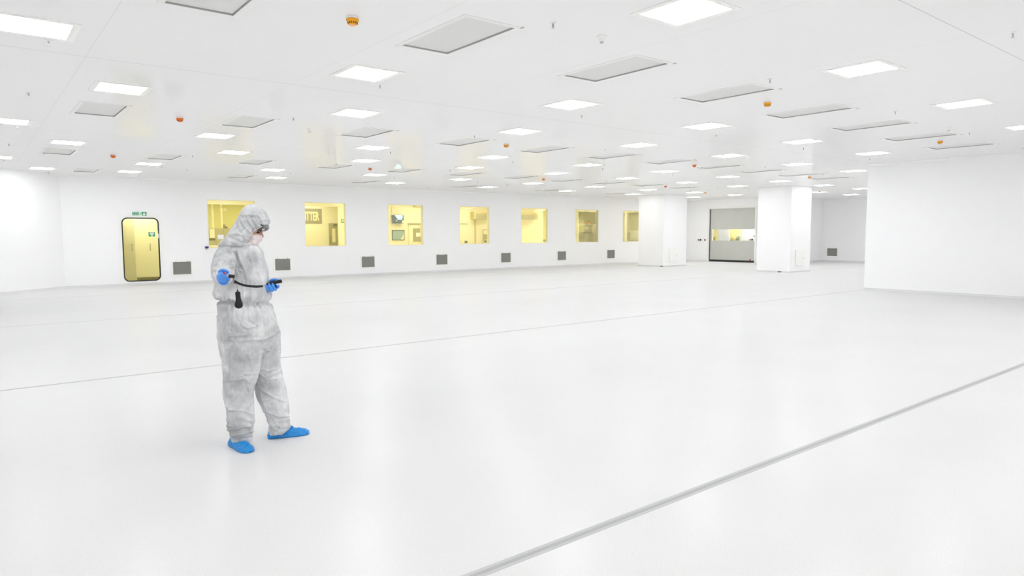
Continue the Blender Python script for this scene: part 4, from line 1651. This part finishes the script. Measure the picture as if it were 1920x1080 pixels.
# individual folds of the cloth on the side towards the camera: (height in mm, half width, points)
FOLDS = [
    (6, 2.2, [(407.5, 593), (413.3, 603.3), (412.7, 616.3), (421, 641), (424.4, 660.4), (423, 670.8)]),
    (7, 2.0, [(441.9, 643.5), (434.7, 657.8), (432.8, 673.4), (432, 712.3)]),
    (6, 1.8, [(421, 640), (429, 631.5), (448, 629.5), (463, 628)]),
    (8, 1.9, [(430, 635.8), (444.5, 639.7), (473, 637), (498, 634.5)]),
    (5, 1.5, [(430.2, 595.6), (429, 629.3)]),
    (7, 1.7, [(439.3, 577), (439.3, 594.3), (438, 607)]),
    (7, 1.7, [(461, 577), (453.6, 608.5), (464, 615), (482, 610.5)]),
    (6, 1.7, [(466.5, 577), (467.8, 599.5), (483.4, 608.5)]),
    (5, 1.8, [(480.8, 575), (484.7, 612.4), (482, 628)]),
    (5, 1.6, [(489.5, 572), (496.4, 602), (499, 622)]),
    (6, 1.6, [(425, 577), (420, 592), (414, 604)]),
    (6, 1.6, [(449, 577), (446, 590), (449, 600)]),
    (6, 2.2, [(466.5, 664.3), (474.3, 694)]),
    (7, 2.0, [(470, 672), (479.5, 665.6), (493.8, 657.8)]),
    (6, 1.9, [(418, 714), (430, 713.6), (460, 709.7), (466, 716)]),
    (5, 1.8, [(462, 702), (480, 700.5)]),
    (7, 1.9, [(500, 634), (512, 627), (523.6, 620)]),
    (7, 1.9, [(497.6, 655), (506.7, 657.8), (521, 643.5)]),
    (6, 1.8, [(488.6, 690), (504, 695.4), (518.4, 691.5)]),
    (7, 2.0, [(503, 706), (527.5, 694)]),
    (6, 2.0, [(487, 699), (501, 711), (519, 710)]),
    (5, 1.8, [(434, 718), (434.8, 738.5)]),
    (5, 1.8, [(462, 711), (465, 729.6)]),
    (6, 2.2, [(446, 739), (436, 750), (425, 762)]),
    (8, 1.9, [(430, 768), (456.3, 769.7), (472, 777)]),
    (6, 1.8, [(456.3, 769.7), (463.7, 760.8)]),
    (7, 1.8, [(437, 779), (440, 794.9), (428, 797.8)]),
    (7, 1.7, [(431, 818.6), (456.3, 813), (474, 808.7)]),
    (6, 1.5, [(435, 823), (453.4, 818.6), (473, 816)]),
    (6, 1.8, [(428, 806), (446, 804), (474, 797)]),
    (7, 1.9, [(481.5, 716.3), (491.9, 749), (500.8, 771), (521.5, 797.8)]),
    (5, 1.8, [(495, 750), (515.6, 746)]),
    (6, 2.0, [(489, 729.6), (512.6, 744.5), (532, 752)]),
    (8, 1.9, [(506.7, 774), (521.5, 780), (542, 780.8)]),
    (6, 1.8, [(521.5, 809), (533, 789), (541, 786)]),
    (6, 1.7, [(505, 800), (517, 806), (536, 800)]),
    (6, 2.0, [(445.8, 474), (452, 493.7), (462.6, 514.5), (464, 540)]),
    (7, 1.9, [(469, 484.6), (475.6, 496), (470.4, 525), (470.4, 560)]),
    (6, 1.9, [(477, 482), (487, 516), (489.5, 535)]),
    (5, 1.9, [(441, 504), (455, 509), (462.6, 521)]),
    (5, 1.7, [(456, 527), (457.4, 562)]),
    (5, 1.7, [(484, 544), (485, 562)]),
    (7, 1.8, [(413.3, 535), (418.5, 544), (419.8, 563.8)]),
    (6, 1.8, [(419.8, 545.6), (440.6, 563.8)]),
    (5, 1.7, [(405, 558), (418, 555)]),
    (-9, 2.6, [(441, 474), (443.5, 490), (446, 505)]),
    (6, 2.2, [(405, 478), (414, 468), (424, 466)]),
    (6, 2.0, [(431, 470), (438, 484), (441, 496)]),
    (6, 2.0, [(409, 495), (418, 488), (430, 489)]),
    (6, 1.8, [(403, 507), (417, 499), (434, 501)]),
    (6, 1.8, [(451.9, 414), (459, 424), (466.7, 433)]),
    (7, 1.8, [(464.8, 412), (472, 422), (478, 431)]),
    (6, 1.7, [(474, 410), (480, 419), (485, 426.5)]),
    (5, 1.9, [(455.6, 403.7), (466, 402), (478.7, 404)]),
    (5, 1.7, [(484, 403), (490, 412), (494, 421)]),
    (7, 2.0, [(432.4, 440), (445, 437.5), (453, 440), (462, 449)]),
    (-8, 2.2, [(434, 446.5), (445, 451), (452, 455), (461, 455.5)]),
    (5, 1.9, [(446, 417), (449, 428), (458, 441)]),
]
FOLD_BOX = [(min(u for u, v in q) - 9, max(u for u, v in q) + 9, min(v for u, v in q) - 9, max(v for u, v in q) + 9) for _, _, q in FOLDS]


def creases(p, n):
    if n.dot((EYE - p).normalized()) < .12:
        return 0.0
    u, v = project(p)
    out = 0.0
    for (h, w, q), (a, b, c, d) in zip(FOLDS, FOLD_BOX):
        if not (a < u < b and c < v < d):
            continue
        best, sgn = 99.0, 0.0
        for (x0, y0), (x1, y1) in zip(q, q[1:]):
            dx, dy = x1 - x0, y1 - y0
            t = max(0.0, min(1.0, ((u - x0) * dx + (v - y0) * dy) / (dx * dx + dy * dy)))
            ex, ey = u - x0 - dx * t, v - y0 - dy * t
            e = math.hypot(ex, ey)
            if e < best:
                best, sgn = e, (1 if dx * ey - dy * ex > 0 else -1)
        e = best * sgn
        hh = h * .0013
        out += hh * math.exp(-(e / w) ** 2) - .75 * hh * math.exp(-((e - 2.3 * w) / (1.7 * w)) ** 2)
    return out


def crumple(q, k):
    """faceted paper-like creases: cones that meet in sharp ridges"""
    d, _ = noise.voronoi(q * k, distance_metric='DISTANCE')
    return d[0]


def folds(p, n):
    L = Vector(((p - BASE).dot(RV), (p - BASE).dot(TV), p.z))
    z = L.z
    w1 = Vector((noise.noise(L * 5), noise.noise(L * 5 + Vector((9, 2, 4))), noise.noise(L * 5 + Vector((3, 8, 1)))))
    q = L + w1 * .045
    st = Vector((q.x, q.y, q.z * .55))
    if z < ZW:
        st = Vector((q.x + q.z * .25, q.y, q.z * .6))
    d = .010 * (crumple(st, 7.5) - .45)
    d += .008 * (crumple(st + Vector((3, 1, 2)), 15) - .45)
    d += .003 * (crumple(st * 1.0 + Vector((1, 5, 2)), 34) - .45)
    d += .003 * ridge(q, (10, 10, 5), 2.2)
    d += .006 * noise.noise(q * 5.5)
    d += creases(p, n)
    # gathers at the waist elastic
    zw = ZW - .075 * L.x
    d -= .016 * math.exp(-((z - zw) / .013) ** 2)
    d += .012 * math.exp(-((z - zw - .055) / .035) ** 2)
    w = math.exp(-((z - zw) / .06) ** 2)
    ang = math.atan2(L.y, L.x + .1)
    d += w * .009 * math.sin(ang * 27 + noise.noise(L * 6) * 6)
    # slack cloth heaped a little above the shoes
    k = math.exp(-((z - .16) / .09) ** 2)
    d += k * .006 * math.sin((z + L.x * .5 + noise.noise(L * 9) * .06) * 80)
    # hood drawn in to its elastic edge
    if z > RIM[-1].z - .03:
        rd = min((p - r).length for r in RIM)
        k = math.exp(-(rd / .08) ** 2)
        a = math.atan2(p.z - HC.z, (p - HC).dot(RV))
        d += k * .006 * math.sin(a * 17 + noise.noise(L * 9) * 2.5)
    # cuff and elbow folds of the near sleeve
    sd = (p - P(416, 510, .3)).length
    if sd < .2:
        d += math.exp(-(sd / .12) ** 2) * .006 * math.sin((L.y + .3 * z) * 70 + noise.noise(L * 8) * 4)
    return d


displace(me, folds)

# ---- the person: one continuous body (its skin shows only between mask and goggles)
HFC = P(473, 428, .02)
fwd = (RV * .86 + TV * .34 + Vector((0, 0, -.38))).normalized()
side = (TV - fwd * TV.dot(fwd)).normalized()
upv = side.cross(fwd)
if upv.z < 0:
    upv = -upv
bp_ = []
face = [(396, 462, 490, .02, .05), (404, 456, 495, .02, .07), (414, 452, 497, .02, .078), (424, 452, 494.5, .02, .078), (431, 453, 491.3, .02, .076), (436, 454, 490.2, .02, .074), (441, 455, 490.6, .02, .072), (447, 456, 489, .02, .07), (453, 457, 485, .02, .062), (459, 459, 480, .02, .045)]
bp_.append(hloft(face))
bp_.append(MB().tube([P(487, 432, .045), P(489.6, 437, .043), P(492.3, 443, .042), P(490.5, 446, .04)], [.007, .010, .013, .008], 12))   # nose
bp_.append(MB().tube([P(484, 430.5, .075), P(488.8, 430, .045), P(489.5, 430.5, .01)], [.008, .010, .008], 10))                       # brow ridge
bp_.append(MB().tube([P(481, 440, .078), P(486.5, 441, .06)], [.009, .011], 10))                                                        # cheek
bp_.append(MB().tube([P(464, 432, .092), P(464, 440, .092)], [.012, .009], 10))                                                          # ear
bp_.append(arm([(468, 450, .01, .058), (460, 462, .0, .06), (456, 470, .0, .075)]))
bp_.append(hloft([(a, b + 14, c - 14, t, d - .06) for a, b, c, t, d, *e in torso[3:]], 2))
bp_.append(hloft([(a, b + 9, c - 9, t, d - .04) for a, b, c, t, d, *e in legR], 2))
bp_.append(hloft([(a, b + 9, c - 9, t, d - .04) for a, b, c, t, d, *e in legL], 2))
bp_.append(arm([(a, b, t, r * .55) for a, b, t, r in armR]))
bp_.append(arm([(a, b, t, r * .55) for a, b, t, r in armL]))
bme = fuse('person', bp_, .008, 3)
person = link('person', bme, m_skin, None, 'all')
tag(person, 'person in a hooded white coverall, blue gloves and overshoes, reading a handheld meter', 'person')
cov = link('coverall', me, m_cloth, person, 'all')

# elastic edge of the hood, zip flap, waist seam
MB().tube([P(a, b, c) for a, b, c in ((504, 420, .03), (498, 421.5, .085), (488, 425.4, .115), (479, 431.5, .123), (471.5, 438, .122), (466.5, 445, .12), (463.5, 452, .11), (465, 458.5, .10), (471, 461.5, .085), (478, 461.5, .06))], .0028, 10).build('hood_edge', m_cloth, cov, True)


def surf(u, v, off=.004):
    """point on the near surface of the coverall under a pixel"""
    r = ray(u, v).normalized()
    dg = bpy.context.evaluated_depsgraph_get()
    ok, loc, nor, _ = cov.ray_cast(EYE, r)
    return (loc - r * off) if ok else P(u, v, .15)


bpy.context.view_layer.update()
flap = []
for u, v in ((476, 466), (479, 474), (484, 486), (488.5, 500), (491.5, 514), (493, 530), (493.5, 545), (493, 558)):
    a, b = surf(u - 2.2, v, .003), surf(u + 2.2, v, .003)
    flap.append([a, (a + b) / 2 + TV * .004, b, (a + b) / 2 - TV * .008])
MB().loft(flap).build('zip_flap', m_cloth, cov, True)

# ---- goggles and mask
gv = [(419.5, 482, 502.6, .03, .078), (422, 481.5, 504, .03, .082), (427, 480.5, 504.8, .03, .083), (429, 480, 504.6, .03, .083)]
gl = [(429, 479.8, 504.6, .03, .083), (431.2, 480.5, 503, .03, .082), (433, 482, 500, .03, .076), (434.2, 484, 497, .03, .068)]
gog = hloft(gl, 3).build('goggles', m_gogl, person, 'all')
hloft(gv, 3).build('vent', m_gogv, gog, 'all')
mask = [(440.3, 457, 491.6, .02, .076), (443, 457, 493, .02, .078), (446.5, 457.5, 492.8, .02, .079), (451, 458, 490, .02, .076), (455.5, 459, 486.8, .02, .069), (459.5, 462, 482, .02, .055), (462, 466, 477, .02, .03)]
mme = hloft(mask, 4).mesh('face_mask')
bm = bmesh.new()
bm.from_mesh(mme)
bmesh.ops.subdivide_edges(bm, edges=bm.edges, cuts=1)
bm.to_mesh(mme)
bm.free()
displace(mme, lambda p, n: .004 * math.sin(((p - HFC).dot(RV) + .35 * (p - HFC).dot(upv)) * 330 + 3 * noise.noise(p * 20)) * .5 + .005 * ridge(p, (26, 26, 26), 1.5))
mk = link('face_mask', mme, m_maskm, person, 'all')
MB().tube([P(484, 440.5, .078), P(474, 439, .097), P(467, 440, .103)], .0022, 6).build('ear_loop', m_maskm, mk, True)
# eyes: ball, lashes, brow
for u, v, t in ((484.5, 436, .066), (489.6, 435.6, .02)):
    e = MB().ball(P(u, v, t) - RV * .006 - TV * .003, .0095, 14, 8).build('eye', m_signwhite, person, True)
    c = P(u, v, t)
    MB().tube([c + TV * .012 + RV * -.010 + Vector((0, 0, -.001)), c + TV * .014 + RV * .002 + Vector((0, 0, -.003)), c + TV * .009 + RV * .012], .0024, 6).build('eyelashes', m_hair, e, True)
MB().tube([P(478.6, 433.6, .088), P(482.5, 435.3, .083), P(485.4, 434.9, .075)], [.003, .005, .003], 8).build('eyebrow', m_hair, person, True)
MB().tube([P(487.5, 433.6, .062), P(490.4, 433.6, .05)], [.004, .003], 8).build('eyebrow', m_hair, person, True)


# ---- gloves
def finger(pts):
    q = interp(pts, 4)
    return MB().tube([P(a, b, c) for a, b, c, _ in q], [r for *_, r in q], 12)


def rounded(pts):
    m = finger(pts)
    a, b, c, r = pts[-1]
    m.ball(P(a, b, c), r * .98, 12, 8)
    return m


right = [MB().ball(P(417.0, 520.5, .485), (.034, .040, .044), 20, 14, (RV, TV, Vector((0, 0, 1)))),
         finger([(418.5, 520, .40, .036), (418, 520.5, .45, .038), (417.5, 520.5, .48, .036)]),
         # index: rises over the top and hooks round
         rounded([(413, 514, .49, .012), (412, 509.5, .525, .0115), (416.5, 506.6, .545, .0105), (423, 507.4, .55, .0098), (427.4, 510.2, .54, .0088)]),
         # middle, ring and little fingers stacked in a fist
         rounded([(412.5, 517, .505, .0125), (411.8, 517.6, .548, .0125), (417, 521.4, .566, .0115), (424.5, 522, .562, .0105), (430.2, 520.6, .535, .009)]),
         rounded([(412, 522.5, .50, .012), (411.2, 523.6, .543, .012), (416, 527, .558, .011), (423, 527, .554, .010), (428.6, 525, .528, .0088)]),
         rounded([(412.8, 527.5, .495, .011), (412.8, 529, .53, .011), (417, 532.4, .541, .0102), (422.6, 531.8, .536, .0094), (426.4, 529.6, .515, .0082)]),
         # thumb closing over the side of the grip
         rounded([(413.5, 513.5, .46, .015), (413.4, 512.5, .52, .0135), (417, 514.6, .566, .012), (422.5, 517.4, .578, .0108), (427, 518.4, .572, .0095)])]
gr = link('glove', fuse('glove', right, .0024, 1), m_glove, person, 'all')
MB().tube([P(419.2, 520.2, .40), P(418.4, 520.4, .43), P(418, 520.6, .452)], [.046, .043, .040], 22).build('cuff', m_glove, gr, True)
left = [MB().ball(P(509, 536.5, 0.045), (.042, .026, .026), 20, 14, (RV, TV, Vector((0, 0, 1)))),
        MB().ball(P(509, 541.5, 0.075), (.036, .032, .015), 20, 14, (RV, TV, Vector((0, 0, 1)))),
        finger([(499.5, 534.5, 0.005, .028), (503, 535, 0.020, .028), (507, 536, 0.035, .026)]),
        rounded([(507, 542, 0.070, .0105), (504.6, 546, 0.108, .010), (502, 543, 0.126, .0095), (500.2, 538.8, 0.127, .0088), (499.5, 535.6, 0.122, .0078)]),
        rounded([(511.5, 541.5, 0.070, .0115), (510.4, 545, 0.112, .011), (507.6, 541, 0.132, .0105), (505.6, 536.6, 0.133, .0098), (504.5, 533.2, 0.126, .0088)]),
        rounded([(516, 540.5, 0.070, .012), (516.4, 543.0, 0.112, .0115), (514, 540, 0.132, .011), (512, 536.2, 0.133, .0102), (511, 533, 0.126, .0092)]),
        rounded([(518.5, 537, 0.065, .0115), (520.5, 538.6, 0.102, .011), (521.6, 537.4, 0.124, .0108), (521.8, 535.6, 0.134, .0100)]),
        rounded([(503, 531.5, 0.025, .015), (507, 527.2, 0.045, .0135), (513, 524.8, 0.070, .0118), (519.5, 524.9, 0.090, .0105), (522.8, 526.2, 0.098, .009)])]
glv = link('glove', fuse('glove', left, .0024, 1), m_glove, person, 'all')
MB().tube([P(499.6, 534, .0), P(501.8, 534.6, .012)], [.036, .034], 20).build('cuff', m_glove, glv, True)


# ---- shoe covers and shoes
def shoe(heel, d, length, lab, ankle_scale=1.0):
    s = Vector((-d.y, d.x, 0))
    prof = [(-.012, .028, .030), (.0, .040, .062), (.03, .046, .082), (.07, .047, .092), (.11, .048, .088), (.15, .052, .074), (.19, .056, .062), (.23, .056, .055), (.265, .050, .047), (.29, .036, .036), (.305, .016, .022)]
    k = length / .30
    q = interp(prof, 3)
    rings = []
    for a, w, h in q:
        r = []
        for j in range(28):
            th = 2 * PI * j / 28
            x = w * math.cos(th)
            z = math.sin(th)
            z = h * z ** .8 if z > 0 else -.0
            xx = x * (1 - .22 * max(0, z / max(h, 1e-4)))
            if math.sin(th) < 0:
                xx = w * math.copysign(abs(math.cos(th)) ** .6, math.cos(th))
            r.append(heel + d * (a * k) + s * xx + Vector((0, 0, .003 + max(0, z))))
        rings.append(r)
    mb = MB().loft(rings)
    me = mb.mesh('overshoe')
    bm = bmesh.new()
    bm.from_mesh(me)
    bmesh.ops.subdivide_edges(bm, edges=bm.edges, cuts=2, use_grid_fill=True)
    bm.to_mesh(me)
    bm.free()

    def wr(p, n):
        x = (p - heel).dot(d)
        y = (p - heel).dot(s)
        if p.z < .012:
            return 0
        return .0045 * ridge(Vector((x * 1.0 + y * .4, y, p.z)), (46, 16, 30), 1.3) - .001 + .004 * noise.noise(p * 16)
    displace(me, wr)
    o = link('overshoe', me, m_shoe, person, 'all')
    # dark shoe throat above the cover
    c = heel + d * (.105 * k)
    m2 = MB()
    m2.ball(c + Vector((0, 0, .083)), (.062, .036, .022), 18, 10, (d, s, Vector((0, 0, 1))))
    m2.build('shoe', m_shoedark, o, True)
    # gathered elastic rim
    pts = []
    for j in range(25):
        a = 2 * PI * j / 24
        pts.append(c + d * (.075 * math.cos(a)) + s * (.040 * math.sin(a)) + Vector((0, 0, .083 - .012 * math.cos(a) + .002 * math.sin(a * 9))))
    m3 = MB().tube(pts, .0045, 8)
    m3.build('elastic_rim', m_shoe, o, True)
    return o


shoe(heelR, dirR, .30, '')
shoe(heelL, dirL, (toeL - heelL).length, '')

# ------------------------------------------------------------------ what the person holds
# meter with its coiled lead and probe: one instrument
mc = P(514, 530.2, .09)
t = thing('handheld_meter', 'black handheld meter with coiled lead and probe held in both gloves', 'meter', tuple(mc))
TI = Matrix.Translation(mc).inverted()
a, b = P(499.2, 533.2, .09), P(528.4, 526.8, .09)
ax = (b - a).normalized()
wd = (TV - ax * TV.dot(ax)).normalized()
nz = ax.cross(wd)
R = Matrix((ax, wd, nz)).transposed().to_4x4()
L = (b - a).length
mbx = MB()
mbx.loft([[a + ax * (L * f) + wd * (w * cw) + nz * (h * sw) for cw, sw in [(math.copysign(abs(math.cos(2 * PI * j / 28)) ** .45, math.cos(2 * PI * j / 28)), math.copysign(abs(math.sin(2 * PI * j / 28)) ** .45, math.sin(2 * PI * j / 28))) for j in range(28)]] for f, w, h in ((0, .024, .006), (.02, .028, .009), (.5, .030, .0105), (.62, .034, .011), (.97, .036, .012), (1, .033, .010))])
mbx.build('case', m_device, t, True)
top = nz if nz.z > 0 else -nz
pc = a + ax * (L * .78) + top * .0115
sc = MB()
sc.loft([[pc + ax * x + wd * y + top * z for x, y in ((-.02, -.026), (.02, -.026), (.02, .026), (-.02, .026))] for z in (0, .002)])
sc.build('screen', m_dkgrey, t)
pr = [(429.2, 517.6, .585), (434, 517.4, .59), (439.2, 518.4, .585)]
c0, c1 = P(*pr[0]), P(*pr[2])
pa_ = (c1 - c0).normalized()
mbp = MB()
mbp.tube([c0 - pa_ * .003, c0, c0.lerp(c1, .2), c0.lerp(c1, .5), c0.lerp(c1, .8), c1, c1 + pa_ * .004], [.006, .0105, .0118, .0112, .0118, .0105, .006], 18)
pb_ = mbp.build('probe', m_device, t, True)
MB().tube([P(419.4, 510.8, .565), P(421, 514.2, .575), P(423.4, 516, .58)], [.007, .0095, .007], 12).build('red_cap', m_red, pb_, True)
MB().tube([P(423, 516.4, .575), P(429.5, 517.6, .583)], .0075, 12).build('stem', m_steel, pb_, True)
# lead: thin wire, coiled part, thin wire
thin1 = [(436, 520.5, .585), (437.6, 523, .57), (438.6, 526.4, .555), (440.4, 528.6, .54)]
MB().tube([P(*q[:3]) for q in interp(thin1, 4)], .0022, 8).build('lead_wire', m_dkgrey, t, True)
coil = [(440.4, 528.4, .54), (443.5, 529.4, .53), (449, 532, .51), (457, 534.6, .47), (466, 536.2, .42), (474, 537, .36), (482, 537.4, .29), (491.5, 536.6, .20)]
path = [P(*q) for q in interp(coil, 14)]
hel = []
up0 = Vector((0, 0, 1))
turns = 70
nn = 700
tot = len(path) - 1
for i in range(nn + 1):
    f = i / nn
    x = f * tot
    k = min(int(x), tot - 1)
    p = path[k].lerp(path[k + 1], x - k)
    d = (path[min(k + 2, tot)] - path[max(k - 1, 0)]).normalized()
    n1 = (up0 - d * up0.dot(d)).normalized()
    n2 = d.cross(n1)
    rr = .0062 if f > .09 else .0085
    w = 2 * PI * (f * turns if f > .09 else .09 * turns + (f - .09) * 26)
    hel.append(p + (n1 * math.cos(w) + n2 * math.sin(w)) * rr)
MB().tube(hel, .0024, 6).build('coiled_lead', m_device, t, True)
core = path[int(tot * .1):]
MB().tube(core, .0058, 10).build('lead_sleeve', m_device, t, True)
MB().tube([P(491, 536.6, .205), P(495, 535.6, .16), P(499.4, 533.4, .09)], .0026, 8).build('lead_wire', m_steel, t, True)
for ob in t.children:
    ob.matrix_parent_inverse = TI

# pear shaped pouch hanging from the lead by a string
hp = P(446.8, 563, .50)
t = thing('hanging_pouch', 'black pear shaped pouch hanging on a string below the coiled lead', 'pouch', tuple(hp))
ptop, pbot = P(445.6, 546.5, .50), P(448.2, 578.6, .50)
axis = (pbot - ptop)
Lp = axis.length
mb = MB()
rings = []
ad = axis.normalized()
s1 = (RV - ad * RV.dot(ad)).normalized()
s2 = ad.cross(s1)
for f, w in interp([(0, .004), (.02, .013), (.08, .0165), (.25, .0165), (.42, .0165), (.55, .0195), (.68, .0245), (.78, .0262), (.88, .0245), (.95, .0175), (1.0, .006)], 3):
    rings.append([ptop + axis * f + s1 * (w * math.cos(2 * PI * j / 28)) + s2 * (.6 * w * math.sin(2 * PI * j / 28)) for j in range(28)])
mb.loft(rings)
mb.build('body', m_device, t, True)
MB().tube([ptop + Vector((0, 0, .012)), ptop], [.0035, .006], 10).build('loop', m_device, t, True)
MB().tube([P(442.6, 529.6, .525), P(444.3, 536.5, .51), P(444.9, 541, .503), P(445.5, 546.4, .50)], .0013, 6).build('string', m_dkgrey, t, True)
for ob in t.children:
    ob.matrix_parent_inverse = Matrix.Translation(hp).inverted()

# dim surround so nothing outside the room is black
w = bpy.data.worlds.new('world')
SC.world = w
w.use_nodes = True
w.node_tree.nodes['Background'].inputs[0].default_value = (.8, .82, .85, 1)
w.node_tree.nodes['Background'].inputs[1].default_value = .15
